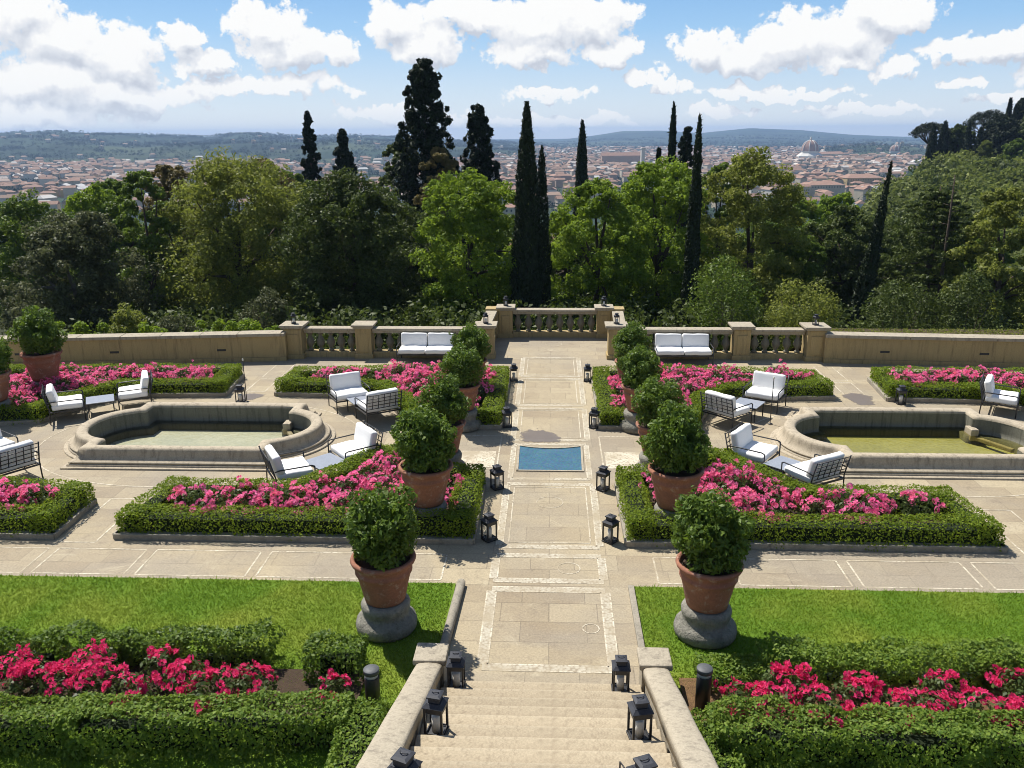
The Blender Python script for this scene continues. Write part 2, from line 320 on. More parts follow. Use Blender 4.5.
def conifer_crown(H, W, zb, nt_, leaf, pw=.8, per=60, droop=0.0, belly=.3):
    t = rng.uniform(0, 1, nt_) ** .85; a = rng.uniform(0, 2 * pi, nt_)
    pr = np.minimum(1, .45 + t / belly * .55) * np.power(1 - t * .985, pw); ou = rng.uniform(size=nt_) < .38; rr = W / 2 * pr * np.where(ou, rng.uniform(.85, 1.28, nt_), rng.uniform(.1, .85, nt_) ** .6)
    C = np.stack([rr * np.cos(a), rr * np.sin(a), zb + t * (H - zb) - droop * rr], 1); R = W * .5 * (.07 + .13 * pr) * rng.uniform(.6, 1.3, nt_) * np.where(ou, .62, 1.0); C[:, 2] += np.where(ou, .35 * rr, 0)
    return clumps(C, R, per, leaf, 1.15 if droop == 0 else .32, .4, .6, .1)
def umbrella_crown(H, W, th, n, leaf, per=70):
    a = rng.uniform(0, 2 * pi, n); r = np.sqrt(rng.uniform(0, 1, n)); z = H - th * (.12 + .62 * r ** 2.4) - rng.uniform(0, .22, n) * th
    C = np.stack([W / 2 * r * np.cos(a), W / 2 * r * np.sin(a), z], 1); return clumps(C, np.full(n, W * .06) * rng.uniform(.7, 1.3, n), per, leaf, .6, .4), C

# ------------------------------------------------------------------ terrain, far plain and hills
FAR_R = [(-100, 138), (420, 141), (560, 140), (590, 136), (622, 131), (660, 130.5), (700, 133), (750, 128), (800, 130), (850, 134.5), (905, 137), (960, 138), (1130, 140)]
LEFT_R = [(-120, 136), (0, 133), (60, 131.5), (130, 135), (215, 137), (240, 132.5), (300, 137), (350, 135), (400, 137.5), (480, 141), (560, 146), (640, 150), (1130, 152)]
MID_R = [(-100, 152), (0, 151), (60, 156), (110, 152), (160, 146), (240, 143), (330, 141), (400, 146), (470, 147), (540, 153), (600, 157), (790, 157), (835, 148), (870, 144.5), (905, 146), (950, 152), (1130, 156)]
def ridge(table, dist):
    az = []; zz = []
    for x, y in table:
        d = ray(x, y); az.append(atan2(d[0], d[1])); zz.append(CAM_H + dist * d[2] / sqrt(d[0] ** 2 + d[1] ** 2))
    return lambda a: np.interp(a, az, zz)
R_FAR, R_LEFT, R_MID = ridge(FAR_R, 7600), ridge(LEFT_R, 4600), ridge(MID_R, 2750)
def sstep(a, b, x): t = np.clip((x - a) / (b - a), 0, 1); return t * t * (3 - 2 * t)
PLAIN = -60.0
def terr(x, y):
    x = np.asarray(x, float); y = np.asarray(y, float); d = np.hypot(x, y); a = np.arctan2(x, np.maximum(y, 1e-6))
    z = np.interp(d, [0, 29, 33, 40, 52, 75, 120, 250, 450, 750, 20000], [-1.2, -1.2, -1.5, -2.6, -4.2, -7.5, -15, -32, -50, PLAIN, PLAIN])
    hz = np.interp(d, [0, 45, 70, 110, 170, 230, 330, 480, 700, 20000], [-3, -4, -5, -5.5, -4.0, -1.5, -4, -25, PLAIN, PLAIN])
    w = sstep(radians(17.0), radians(23.0), a); z = z * (1 - w) + hz * w
    p = np.stack([x / 1000, y / 1000, 0 * x], -1); nz = snoise(p, 3.1, 1) * .6 + snoise(p, 7.7, 4) * .3 + snoise(p, 17, 2) * .12
    for R, dc, wd, na in ((R_MID, 2750, 520, .22), (R_LEFT, 4600, 1300, .22), (R_FAR, 7600, 1900, .08)):
        h = (R(a) - PLAIN); bump = np.exp(-((d - dc) / wd) ** 2) if dc != 4600 else sstep(1900, 4500, d + 600 * nz) * (1 - sstep(4700, 6500, d)); z = np.maximum(z, PLAIN + h * bump * (1 + na * nz * (1 - bump * .8)) - 1)
    return z
def VM_LEN(nt, v):
    n = nt.nodes.new('ShaderNodeVectorMath'); n.operation = 'LENGTH'; nt.links.new(v, n.inputs[0]); return n.outputs['Value']
def build_terrain():
    az = np.radians(np.concatenate([np.linspace(-180, -46, 24), np.linspace(-44, 44, 300), np.linspace(46, 178, 24)]))
    rr = np.concatenate([[2, 15, 25], np.geomspace(30, 700, 60), np.geomspace(740, 9900, 120)])
    A, Rr = np.meshgrid(az, rr); X = Rr * np.sin(A); Y = Rr * np.cos(A); Z = terr(X, Y); back = np.abs(A) > radians(50)
    Z = np.where(back, np.interp(Rr, [0, 40, 700, 20000], [-1.3, -3, -55, -55]), Z)
    n, k = A.shape; vs = np.stack([X, Y, Z], -1).reshape(-1, 3)
    fs = [(i * k + j, i * k + (j + 1) % k, (i + 1) * k + (j + 1) % k, (i + 1) * k + j) for i in range(n - 1) for j in range(k)]
    fs.append(tuple(range(k))[::-1]); mb = MB(); mb.add(vs, fs, True)
    m = new_mat('countryside'); nt = m.node_tree; v = coords(nt)
    n1 = noise(nt, v, .0035, 8, .62, .5); n2 = noise(nt, v, .0016, 5, .6, .8); n3 = noise(nt, v, .02, 6, .7)
    c = mixc(nt, ramp(nt, n1, [(.4, (0, 0, 0)), (.6, (1, 1, 1))]), (.007, .017, .012), (.030, .052, .028))
    c = mixc(nt, ramp(nt, n2, [(.5, (0, 0, 0)), (.64, (.8, .8, .8))]), c, (.07, .09, .042)); c = mixc(nt, .6, c, ramp(nt, n3, [(.3, (.15, .15, .15)), (.7, (.85, .85, .85))]), 'OVERLAY')
    ln = VM_LEN(nt, v); c = mixc(nt, math_(nt, 'LESS_THAN', ln, 150.0), c, mixc(nt, n3, (.02, .024, .010), (.04, .045, .016)))
    finish(m, c, .95, noise(nt, v, .03, 4), 3.0, .1)
    mb.build('terrain', m, kind='structure')
build_terrain()

# ------------------------------------------------------------------ terrace: paving with holes for the two basins, lawns, mosaic
FX, FY = 8.95, 19.9; FA, FB, FC, FR = 2.15, 1.72, 1.72, 1.3
def basin_outline(o, cx, cy=FY, n=14):
    a, b, r = FA + o, FB + o, FR + o; y1 = sqrt(max(r * r - (a - FC) ** 2, .01)); ph = atan2(y1, a - FC); pts = []
    def line(p, q, k): return [(p[0] + (q[0] - p[0]) * i / k, p[1] + (q[1] - p[1]) * i / k) for i in range(k)]
    pts += line((-a, -b), (a, -b), n) + line((a, -b), (a, -y1), 3) + [(FC + r * cos(t), r * sin(t)) for t in np.linspace(-ph, ph, 25)[:-1]] + line((a, y1), (a, b), 3)
    pts += line((a, b), (-a, b), n) + line((-a, b), (-a, y1), 3) + [(-FC - r * cos(t), r * sin(t)) for t in np.linspace(ph, -ph, 25)[:-1]] + line((-a, -y1), (-a, -b), 3)
    return [(cx + p[0], cy + p[1]) for p in pts]
def sheet_with_holes(name, outer, holes, z, m, **kw):
    bm = bmesh.new(); es = []
    for loop in [outer] + holes:
        vs = [bm.verts.new((p[0], p[1], z)) for p in loop]; es += [bm.edges.new((vs[i], vs[(i + 1) % len(vs)])) for i in range(len(vs))]
    bmesh.ops.triangle_fill(bm, use_beauty=True, use_dissolve=False, edges=es); bmesh.ops.recalc_face_normals(bm, faces=bm.faces)
    if bm.faces and sum(f.normal.z for f in bm.faces) < 0: bmesh.ops.reverse_faces(bm, faces=bm.faces)
    me = bpy.data.meshes.new(name); bm.to_mesh(me); bm.free(); return obj(name, me, None, m, **kw)
sheet_with_holes('terrace_paving', [(-26, 6), (26, 6), (26, 28.6), (2.6, 28.6), (2.6, 32), (-2.6, 32), (-2.6, 28.6), (-26, 28.6)],
                 [basin_outline(.12, -FX), basin_outline(.12, FX)], 0.0, M['paving'], kind='structure')
MB().box((0, 27.5, -1.1), (54, 2.0, 2.15)).box((0, 31.0, -1.1), (5.3, 3, 2.15)).build('terrace_footing', M['sandstone'], kind='structure')
LAWN_Y0, LAWN_Y1 = 6.2, 12.88
lawn_rects = [(-24, -1.62), (1.42, 24)]
for x0, x1 in lawn_rects:
    MB().add([(x0, LAWN_Y0, .02), (x1, LAWN_Y0, .02), (x1, LAWN_Y1, .02), (x0, LAWN_Y1, .02)], [(0, 1, 2, 3)]).build('lawn', M['turf'], kind='structure')
def blades(n):
    x = np.concatenate([rng.uniform(-12.5, -1.66, n // 2), rng.uniform(1.46, 12.5, n // 2)]); y = rng.uniform(7.6, LAWN_Y1, len(x)) 
    h = rng.uniform(.02, .045, len(x)); a = rng.uniform(0, 2 * pi, len(x)); w = .007; P = np.stack([x, y, 0 * x + .02], 1)
    t = np.stack([np.cos(a), np.sin(a), 0 * a], 1); l = np.stack([rng.normal(0, .8, len(x)), rng.normal(0, .8, len(x)), np.ones(len(x))], 1) * h[:, None]
    return np.stack([P - t * w, P + t * w, P + l + t * w * .3, P + l - t * w * .3], 1)
obj('grass', quads_mesh('grass', blades(200000)), None, M['blade'], kind='stuff', label='short mown grass of the two lawns')
# white pebble bands and frames
pb = MB(); pe = MB()
def band(x0, y0, x1, y1, w=.10, z=.004, mb_=None):
    if mb_ is None and w >= .08:
        dx, dy = x1 - x0, y1 - y0; L = sqrt(dx * dx + dy * dy); ox, oy = -dy / L * (w / 2 + .012), dx / L * (w / 2 + .012)
        band(x0 + ox, y0 + oy, x1 + ox, y1 + oy, .024, .0045, pe); band(x0 - ox, y0 - oy, x1 - ox, y1 - oy, .024, .0045, pe)
    elif mb_ is None: return band(x0, y0, x1, y1, w * .7, .0045, pe)
    q_ = mb_ or pb
    dx, dy = x1 - x0, y1 - y0; L = sqrt(dx * dx + dy * dy); nx, ny = -dy / L * w / 2, dx / L * w / 2
    q_.add([(x0 - nx, y0 - ny, z), (x1 - nx, y1 - ny, z), (x1 + nx, y1 + ny, z), (x0 + nx, y0 + ny, z)], [(0, 1, 2, 3)])
def frame(x0, x1, y0, y1, w=.09):
    band(x0, y0, x1, y0, w); band(x0, y1, x1, y1, w); band(x0, y0 + w / 2, x0, y1 - w / 2, w); band(x1, y0 + w / 2, x1, y1 - w / 2, w)
frame(-.98, .95, 10.55, 12.75, .13); frame(-.98, .95, 13.05, 13.95, .11)
for ya, yb in ((14.3, 17.25), (20.05, 22.6), (22.9, 25.6), (25.9, 28.2)): frame(-.95, .95, ya, yb, .10); frame(-.78, .78, ya + .17, yb - .17, .035)
frame(-.9, .9, 17.55, 19.75, .08)
for sgn in (-1, 1):
    for k, (xa, xb) in enumerate(((1.9, 3.1), (3.3, 5.2), (5.4, 7.4), (7.6, 9.3), (9.5, 11.2))): frame(sgn * xa, sgn * xb, 13.02, 13.95, .045)
    for xa, xb in ((8.75, 9.45),): frame(sgn * xa, sgn * xb, 14.2, 16.2, .05)
    frame(sgn * 1.25, sgn * 2.55, 18.1, 20.35, .05)
    for ya, yb in ((24.0, 25.4), (25.6, 27.2)): frame(sgn * 8.7, sgn * 9.3, ya, yb, .05)
    for t in np.linspace(0, 2 * pi, 60, endpoint=False):
        q = lambda a: (sgn * FX + 4.05 * cos(a), FY + 3.05 * sin(a)); a, b = q(t), q(t + 2 * pi / 60); band(*a, *b, .05)
    pe.add([(sgn * 1.32, 18.2, .004), (sgn * 2.5, 18.2, .004), (sgn * 2.5, 19.25, .004), (sgn * 1.32, 19.25, .004)][::sgn], [(0, 1, 2, 3)])
for cx, cy, r in ((0, 16.3, .28), (.66, 11.6, .13), (.1, 30.2, .3), (.35, 13.5, .2)):
    for t in np.linspace(0, 2 * pi, 28, endpoint=False): band(cx + r * cos(t), cy + r * sin(t), cx + r * cos(t + .23), cy + r * sin(t + .23), .025)
pb.build('mosaic_path_bands', M['pebble_tan'], kind='structure'); pe.build('pale_path_lines', M['pebble'], kind='structure')
# damp and water-filled panels
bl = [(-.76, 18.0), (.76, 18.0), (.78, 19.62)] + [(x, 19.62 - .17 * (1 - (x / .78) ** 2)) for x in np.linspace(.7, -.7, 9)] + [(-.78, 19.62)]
mb = MB(); mb.add([(p[0], p[1], .0085) for p in bl], [tuple(range(len(bl)))]); mb.build('puddle_water', M['puddle_sky_tint'], kind='structure')
dm = [(-.82, 19.85), (-.85, 20.75), (-.35, 20.95), (.12, 20.65), (.42, 20.2), (.3, 19.85), (-.3, 19.78)]
vs, fs, wet = [], [], []
def stain(ring):
    c = np.mean(ring, 0); b0 = len(vs); n = len(ring); vs.append((c[0], c[1], .0065)); wet.append(1.0)
    for f, q in ((.55, 1.0), (1.12, 0.0)):
        for p in ring: vs.append((c[0] + (p[0] - c[0]) * f, c[1] + (p[1] - c[1]) * f, .0065)); wet.append(q)
    for i in range(n): j = (i + 1) % n; fs.append((b0, b0 + 1 + i, b0 + 1 + j)); fs.append((b0 + 1 + i, b0 + 1 + n + i, b0 + 1 + n + j, b0 + 1 + j))
stain(dm)
for cx, cy, rx, ry in ((9.0, 23.7, .45, .8), (-8.95, 23.5, .4, .45)):
    stain([(cx + rx * cos(t) * (1 + .18 * sin(3 * t)), cy + ry * sin(t) * (1 + .15 * cos(2 * t))) for t in np.linspace(0, 2 * pi, 22, endpoint=False)])
me = bpy.data.meshes.new('damp'); me.from_pydata([tuple(map(float, p)) for p in vs], [], fs); at_ = me.attributes.new('wet', 'FLOAT', 'POINT'); at_.data.foreach_set('value', wet)
m = M['damp']; nt = m.node_tree; out = next(n for n in nt.nodes if n.type == 'OUTPUT_MATERIAL'); pb_ = next(n for n in nt.nodes if n.type == 'BSDF_PRINCIPLED')
at = N(nt, 'ShaderNodeAttribute', attribute_name='wet'); al = math_(nt, 'ADD', at.outputs['Fac'], math_(nt, 'MULTIPLY', math_(nt, 'SUBTRACT', noise(nt, coords(nt), 5.5, 6, .65, .8), .5), 1.6)); al = ramp(nt, al, [(.45, (0, 0, 0)), (.68, (.68, .68, .68))])
tr_ = N(nt, 'ShaderNodeBsdfTransparent'); mx_ = N(nt, 'ShaderNodeMixShader'); nt.links.new(al, mx_.inputs[0]); nt.links.new(tr_.outputs[0], mx_.inputs[1]); nt.links.new(pb_.outputs[0], mx_.inputs[2]); nt.links.new(mx_.outputs[0], out.inputs[0])
obj('damp_path_patches', me, None, m, kind='structure')
# low pale rim of the water panel
mb = MB(); n = len(bl)
for i in range(n):
    a, b = np.array(bl[i]), np.array(bl[(i + 1) % n]); c = (a + b) / 2; d = b - a; mb.box((c[0], c[1], .008 + .0006 * (i % 3)), (np.linalg.norm(d) + .04, .05, .034), atan2(d[1], d[0]))
mb.build('puddle_rim', M['coping'], kind='structure')

# ------------------------------------------------------------------ fountains
def fountain(cx, label, floor, water):
    root = empty('fountain', (cx, FY, 0), label=label, cat='fountain')
    def loft(name, levels, m, cap=False):
        mb = MB(); rings = [[(x, y - FY, z) for x, y in basin_outline(o, 0)] for o, z in levels]; n = len(rings[0])
        for r in rings: mb.v += [tuple(map(float, p)) for p in r]
        for i in range(len(rings) - 1):
            for k in range(n): mb.f.append((i * n + k, i * n + (k + 1) % n, (i + 1) * n + (k + 1) % n, (i + 1) * n + k)); mb.sm.append(True)
        if cap: mb.f.append(tuple(range((len(rings) - 1) * n, len(rings) * n))); mb.sm.append(False)
        return mb.build(name, m, root)
    loft('rim', [(.24, -.05), (.30, .03), (.30, .075), (.245, .08), (.245, .095), (.265, .10), (.265, .125), (.23, .135), (.18, .16), (.14, .205), (.115, .26), (.10, .32), (.09, .37), (.07, .405), (.035, .425), (0, .43), (-.08, .43), (-.15, .415), (-.19, .385), (-.20, .34)], M['basin'])
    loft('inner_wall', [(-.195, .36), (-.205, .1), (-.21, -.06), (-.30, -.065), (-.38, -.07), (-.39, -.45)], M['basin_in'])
    fl = loft('basin_floor', [(-.385, -.25), (-.5, -.255)], floor, True)
    loft('plinth', [(.40, -.02), (.40, .035), (.39, .04), (.28, .042)], M['basin'])
    w = MB(); o = basin_outline(-.22, 0); w.add([(x, y - FY, -.03) for x, y in o], [tuple(range(len(o)))]); w.build('water', water, root)
    sp = MB(); sp.lathe([(.035, -.23), (.03, -.1), (.02, -.06), (.012, -.02)], 10, (.1, -1.15, 0)); sp.build('spout', M['iron'], root)
    for s in (1,):
        mb = MB(); mb.box((s * 1.93, 1.02, -.02), (.2, .36, .3)); mb.box((s * 2.2, .45, -.10), (.12, 1.1, .1), .5); mb.build('ledge', M['basin'], root, .02)
    return root
fountain(-FX, 'stone fountain basin with pale clear water, left of the central path', M['pool_floor'], M['water_clear'])
fountain(FX, 'stone fountain basin with murky green water, right of the central path', M['pool_floor_green'], M['water_green'])
# ------------------------------------------------------------------ staircase and its parapets
RISE, TREAD, Y_ST, SX0, SX1 = .16, .38, 10.0, -1.46, 1.28
root = empty('staircase', ((SX0 + SX1) / 2, Y_ST, 0), label='pale stone garden staircase descending to the central path', cat='staircase')
for k in range(19):
    mb = MB()
    if k: mb.box((0, -TREAD / 2 - .15, -RISE * .5 - .016), (SX1 - SX0 - .004, TREAD + .3 - .05, RISE * k + .01 if k < 2 else RISE))
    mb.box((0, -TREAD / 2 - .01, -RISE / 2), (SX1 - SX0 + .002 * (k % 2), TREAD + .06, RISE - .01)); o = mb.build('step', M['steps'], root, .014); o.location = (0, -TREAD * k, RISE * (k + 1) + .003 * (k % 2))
for sx, xa, xb, nm in ((-1, -1.83, -1.47, 'left'), (1, 1.29, 1.64, 'right')):
    root = empty('stair_parapet', ((xa + xb) / 2, Y_ST, 0), label=f'sloping stone parapet with rounded top along the {nm} side of the steps', cat='parapet')
    xc = 0; w = xb - xa; sl = .37; Lh = 7.3; prof = [(-w / 2, -.10), (-w / 2, .02)] + [(-w / 2 * cos(t), .02 + .055 * sin(t) ** .6) for t in np.linspace(.25, pi - .25, 9)] + [(w / 2, .02), (w / 2, -.10)]
    mb = MB(); n = len(prof); vs = []; ys = np.linspace(-.05, -Lh, 24)
    for i, yy in enumerate(ys):
        z = .40 - sl * yy; wob = .004 * sin(i * 5.1); vs += [(p[0] + wob, yy, z + p[1] + wob) for p in prof]
    fs = [(i * n + k, i * n + (k + 1) % n, (i + 1) * n + (k + 1) % n, (i + 1) * n + k) for i in range(len(ys) - 1) for k in range(n)] + [tuple(range(n)), tuple((len(ys) - 1) * n + k for k in range(n))[::-1]]
    mb.add(vs, fs, True); mb.build('coping', M['coping'], root)
    mb = MB(); a = .04; mb.add([(-w / 2 + a, 0, -.02), (w / 2 - a, 0, -.02), (w / 2 - a, 0, .31), (-w / 2 + a, 0, .31), (-w / 2 + a, -Lh, -.02), (w / 2 - a, -Lh, -.02), (w / 2 - a, -Lh, .31 + sl * Lh), (-w / 2 + a, -Lh, .31 + sl * Lh)],
           [(0, 1, 2, 3), (4, 7, 6, 5), (0, 4, 5, 1), (3, 2, 6, 7), (0, 3, 7, 4), (1, 5, 6, 2)]); mb.build('side_wall', M['coping'], root)
    MB().box((0, .13, .22), (w + .02, .34, .46)).box((0, .13, .49), (w + .10, .44, .09)).build('end_block', M['coping'], root, .02)

# ------------------------------------------------------------------ walls and balustrades at the terrace edge
def wall_run(p, q, label):
    L = sqrt((q[0] - p[0]) ** 2 + (q[1] - p[1]) ** 2); root = empty('terrace_wall', (*p, 0), atan2(q[1] - p[1], q[0] - p[0]), label=label, cat='wall')
    MB().box((L / 2, 0, .43), (L, .40, .88)).box((L / 2, -.04, .06), (L, .44, .16)).build('wall', M['sandstone'], root)
    mb = MB(); x = 0
    while x < L - .01:
        w = min(1.3 + .25 * sin(x * 7), L - x); mb.box((x + w / 2, 0, .925 + .006 * sin(x * 9)), (w - .008, .56, .11)); x += w
    mb.build('coping', M['coping'], root, .02)
    for x in (L * .18, L * .47, L * .80): MB().box((x, -.2, .42), (.3, .012, .075)).build('drain_slot', M['iron'], root)
wall_run((-20, 26.75), (-9.15, 27.85), 'low ochre stone wall running left from the end pier')
wall_run((9.2, 27.95), (20, 27.2), 'low ochre stone wall running right from the end pier')
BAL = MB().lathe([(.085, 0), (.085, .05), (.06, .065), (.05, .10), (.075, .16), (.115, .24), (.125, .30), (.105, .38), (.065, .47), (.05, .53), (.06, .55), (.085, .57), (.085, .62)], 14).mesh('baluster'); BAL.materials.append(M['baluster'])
def pier(x, y, root, w=.56, h=1.05):
    mb = MB(); mb.box((x, y, h / 2), (w, w, h)).box((x, y, .07), (w + .09, w + .09, .17)); mb.box((x, y - w / 2 - .012, h * .52), (w * .62, .02, h * .62)); o = mb.build('pier', M['sandstone'], root, .012)
    mb = MB(); mb.box((x, y, h + .045), (w + .12, w + .12, .06)).box((x, y, h + .11), (w + .22, w + .22, .075)); mb.build('pier_cap', M['coping'], o, .012)
def rail(a, b, root, h=1.03, n=None):
    a = np.array(a); b = np.array(b); d = b - a; L = np.linalg.norm(d); rz = atan2(d[1], d[0]); c = (a + b) / 2
    MB().box((c[0], c[1], .10), (L, .34, .22), rz).build('plinth', M['sandstone'], root, .01)
    MB().box((c[0], c[1], h - .115), (L, .27, .10), rz).box((c[0], c[1], h - .025), (L, .42, .08), rz).build('rail', M['coping'], root, .012)
    n = n or max(2, int(L / .37)); s = (h - .165 - .21) / .62
    for i in range(n):
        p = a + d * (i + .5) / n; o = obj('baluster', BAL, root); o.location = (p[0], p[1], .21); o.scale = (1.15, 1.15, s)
for sg, nm in ((-1, 'left'), (1, 'right')):
    root = empty('balustrade', (0, 0, 0), label=f'stone balustrade with ochre piers behind the {nm} white sofa', cat='balustrade')
    xs = [8.95, 6.5, 2.25]; y0 = 28.3
    for x in xs: pier(sg * x, y0 - (.08 if x == 8.95 else 0), root, .62 if x == 8.95 else .56)
    MB().box((sg * 2.62, y0, .5), (.2, .42, 1.0)).build('half_pier', M['sandstone'], root, .01)
    rail((sg * 8.62, y0), (sg * 6.80, y0), root, n=5); rail((sg * 6.20, y0), (sg * 2.74, y0), root, n=9)
root = empty('balcony_balustrade', (0, 31.4, 0), label='central stone balustrade with ochre piers at the end of the path', cat='balustrade')
root.location = (0, 0, 0)
for x in (-1.72, 2.0): pier(x, 31.4, root, .5)
for x in (-2.2, 2.48): MB().box((x, 31.35, .52), (.42, .42, 1.04)).box((x, 31.35, 1.09), (.56, .56, .1)).build('half_pier', M['sandstone'], root, .012)
rail((-1.46, 31.4), (1.74, 31.4), root, 1.06, 8); rail((-2.32, 28.62), (-2.24, 31.12), root, 1.06, 6); rail((2.40, 28.62), (2.5, 31.12), root, 1.06, 6)

# ------------------------------------------------------------------ hedges
def hedge_arrays(polys, w, h, dens, leaf, hv=.05, seed=0.0):
    Q = []; core = MB()
    for pl in polys:
        for (x0, y0), (x1, y1) in zip(pl[:-1], pl[1:]):
            L = sqrt((x1 - x0) ** 2 + (y1 - y0) ** 2)
            if L < .02: continue
            t = np.array([(x1 - x0) / L, (y1 - y0) / L]); nrm = np.array([-t[1], t[0]]); ext = w * .42
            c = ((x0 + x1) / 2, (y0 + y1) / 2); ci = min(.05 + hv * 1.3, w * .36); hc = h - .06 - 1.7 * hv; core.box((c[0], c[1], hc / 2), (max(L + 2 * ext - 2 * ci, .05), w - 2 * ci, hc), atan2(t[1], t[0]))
            for area, kind in (((L + 2 * ext) * w, 0), ((L + 2 * ext) * h, 1), ((L + 2 * ext) * h, 2), (w * h, 3), (w * h, 4)):
                k = int(area * dens); u = rng.uniform(-ext, L + ext, k); v = rng.uniform(-.5, .5, k) * w; z = rng.uniform(.02, 1, k) * h; nz = np.zeros((k, 3))
                if kind == 0: z = np.full(k, h); nz[:, 2] = 1
                elif kind in (1, 2): sgn = 1 if kind == 1 else -1; v = np.full(k, sgn * w / 2); nz[:, :2] = nrm * sgn
                else: sgn = 1 if kind == 3 else -1; u = np.full(k, L + ext if sgn > 0 else -ext); nz[:, :2] = t * sgn
                P = np.stack([x0 + t[0] * u + nrm[0] * v, y0 + t[1] * u + nrm[1] * v, z], 1)
                d = snoise(P, 2.2, seed) * hv + snoise(P, 6.5, seed + 2) * hv * .6 + rng.normal(0, .016, k) - (rng.uniform(0, 1, k) ** 3) * .06
                edge = np.clip((np.abs(v) / (w / 2) - .75) / .25, 0, 1) if kind == 0 else np.clip((z / h - .8) / .2, 0, 1)
                d = d - .05 * edge ** 2
                nn = nz + np.array([0, 0, .25]); Q.append(leaf_quads(P + nz * d[:, None], nn, leaf, .62, .65))
    Q = np.concatenate(Q); c = np.array([[core.v[i] for i in f] for f in core.f]); return np.concatenate([Q, c]), np.concatenate([np.zeros(len(Q)), np.ones(len(c))])
def hedge(name, label, polys, w, h, dens, leaf, m, hv=.05, seed=0.0, group=None, cat='hedge'):
    Q, mi = hedge_arrays(polys, w, h, dens, leaf, hv, seed); c = Q.reshape(-1, 3).mean(0); c[2] = 0
    o = obj(name, quads_mesh(name, Q - c, mi), None, [m, M['twig']], label=label, cat=cat, group=group); o.location = c; return o
def arc(cx, r, a0, a1, n=7, cy=FY): return [(cx + r * cos(radians(a)), cy + r * sin(radians(a))) for a in np.linspace(a0, a1, n)]
def inset(poly, d):
    c = np.mean(poly, 0); out = []; n = len(poly); A = sum(poly[i][0] * poly[(i + 1) % n][1] - poly[(i + 1) % n][0] * poly[i][1] for i in range(n)); s = 1 if A > 0 else -1
    for i in range(n):
        p0, p1, p2 = (np.array(poly[(i + k) % n]) for k in (-1, 0, 1)); e1 = (p1 - p0) / np.linalg.norm(p1 - p0); e2 = (p2 - p1) / np.linalg.norm(p2 - p1)
        n1 = np.array([-e1[1], e1[0]]) * s; n2 = np.array([-e2[1], e2[0]]) * s; b = n1 + n2; b /= np.linalg.norm(b); k = d / max(b @ n1, .45); out.append(tuple(p1 + b * k))
    return out
def inside(p, poly):
    r = False; n = len(poly)
    for i in range(n):
        a, b = poly[i], poly[(i + 1) % n]
        if (a[1] > p[1]) != (b[1] > p[1]) and p[0] < (b[0] - a[0]) * (p[1] - a[1]) / (b[1] - a[1]) + a[0]: r = not r
    return r
def mir(poly, sg): return [(sg * x, y) for x, y in poly]
NEAR = [(8.45, 14.35), (1.45, 14.35), (1.45, 17.15), (2.75, 17.45), (3.55, 18.35)] + arc(FX, 5.05, 198, 226, 6) + [(6.3, 16.25), (8.15, 16.25)]
FARB = [(1.3, 20.85), (3.4, 20.75)] + arc(FX, 5.15, 170, 138, 7) + [(6.2, 23.45), (8.25, 23.6), (8.1, 25.2), (3.4, 25.8), (1.3, 25.4)]
FOUT = [(9.7, 23.5), (12.1, 23.35)] + arc(FX, 5.05, 42, 12, 6) + [(15.2, 20.7), (17.5, 21.5), (17.5, 25.4), (9.9, 25.6)]
NOUT = [(9.6, 14.3), (9.65, 15.95), (11.5, 16.2), (12.6, 16.5), (14.5, 17.3), (17.5, 17.0), (17.5, 14.3)]
def bed(poly, name, w, h, rose_label, rose_group, hedge_label, kind, step, seed, gap=.20):
    out = inset(poly, .05); kb = MB(); n = len(out)
    for i in range(n):
        a, b = np.array(out[i]), np.array(out[(i + 1) % n]); c = (a + b) / 2; L = np.linalg.norm(b - a); kb.box((c[0], c[1], .055), (L + .1, .16, .13 + .002 * (i % 3)), atan2(b[1] - a[1], b[0] - a[0]))
    kb.build('kerb', M['kerb'], bevel=.015, kind='structure')
    MB().add([(p[0], p[1], .06) for p in inset(poly, .02)], [tuple(range(n))]).build('bed_ground', M['soil'], kind='structure')
    pl = inset(poly, w / 2 + .04); hedge('box_hedge', hedge_label, [pl + [pl[0]]], w + .06, h, 1050, .044, M['hedge'], .045, seed)
    inn = inset(poly, w + gap); xs = [p[0] for p in inn]; ys = [p[1] for p in inn]; pts = []
    y = min(ys)
    while y < max(ys):
        x = min(xs)
        while x < max(xs):
            q = (x + rng.uniform(-.15, .15), y + rng.uniform(-.12, .12))
            if inside(q, inn): pts.append(q)
            x += step
        y += step * .85
    for q in pts: roses.append((kind, q, rose_label, rose_group))
roses = []
SIDE = {-1: 'left', 1: 'right'}
for sg in (-1, 1):
    nm = SIDE[sg]
    bed(mir(NEAR, sg), 'n', .46, .52, f'pink rose bush inside the hedged bed in front of the {nm} fountain', f'pink roses in front of the {nm} fountain', f'clipped box hedge framing the flower bed in front of the {nm} fountain', 'pink', .50, 1 + sg)
    bed(mir(FARB, sg), 'f', .46, .48, f'pink rose bush in the hedged bed before the {nm} white sofa', f'pink roses before the {nm} sofa', f'clipped box hedge framing the flower bed before the {nm} white sofa', 'pink', .50, 5 + sg)
    bed(mir(FOUT, sg), 'fo', .45, .48, f'pink rose bush in the hedged bed below the low wall on the far {nm}', f'pink roses below the far {nm} wall', f'clipped box hedge framing the flower bed below the low wall on the far {nm}', 'pink', .56, 9 + sg)
bed(mir(NOUT, -1), 'no', .45, .5, 'pink rose bush in the small bed at the left edge beside the lawn path', 'pink roses in the left edge bed', 'clipped box hedge around the small flower bed at the left edge', 'pink', .52, 14)

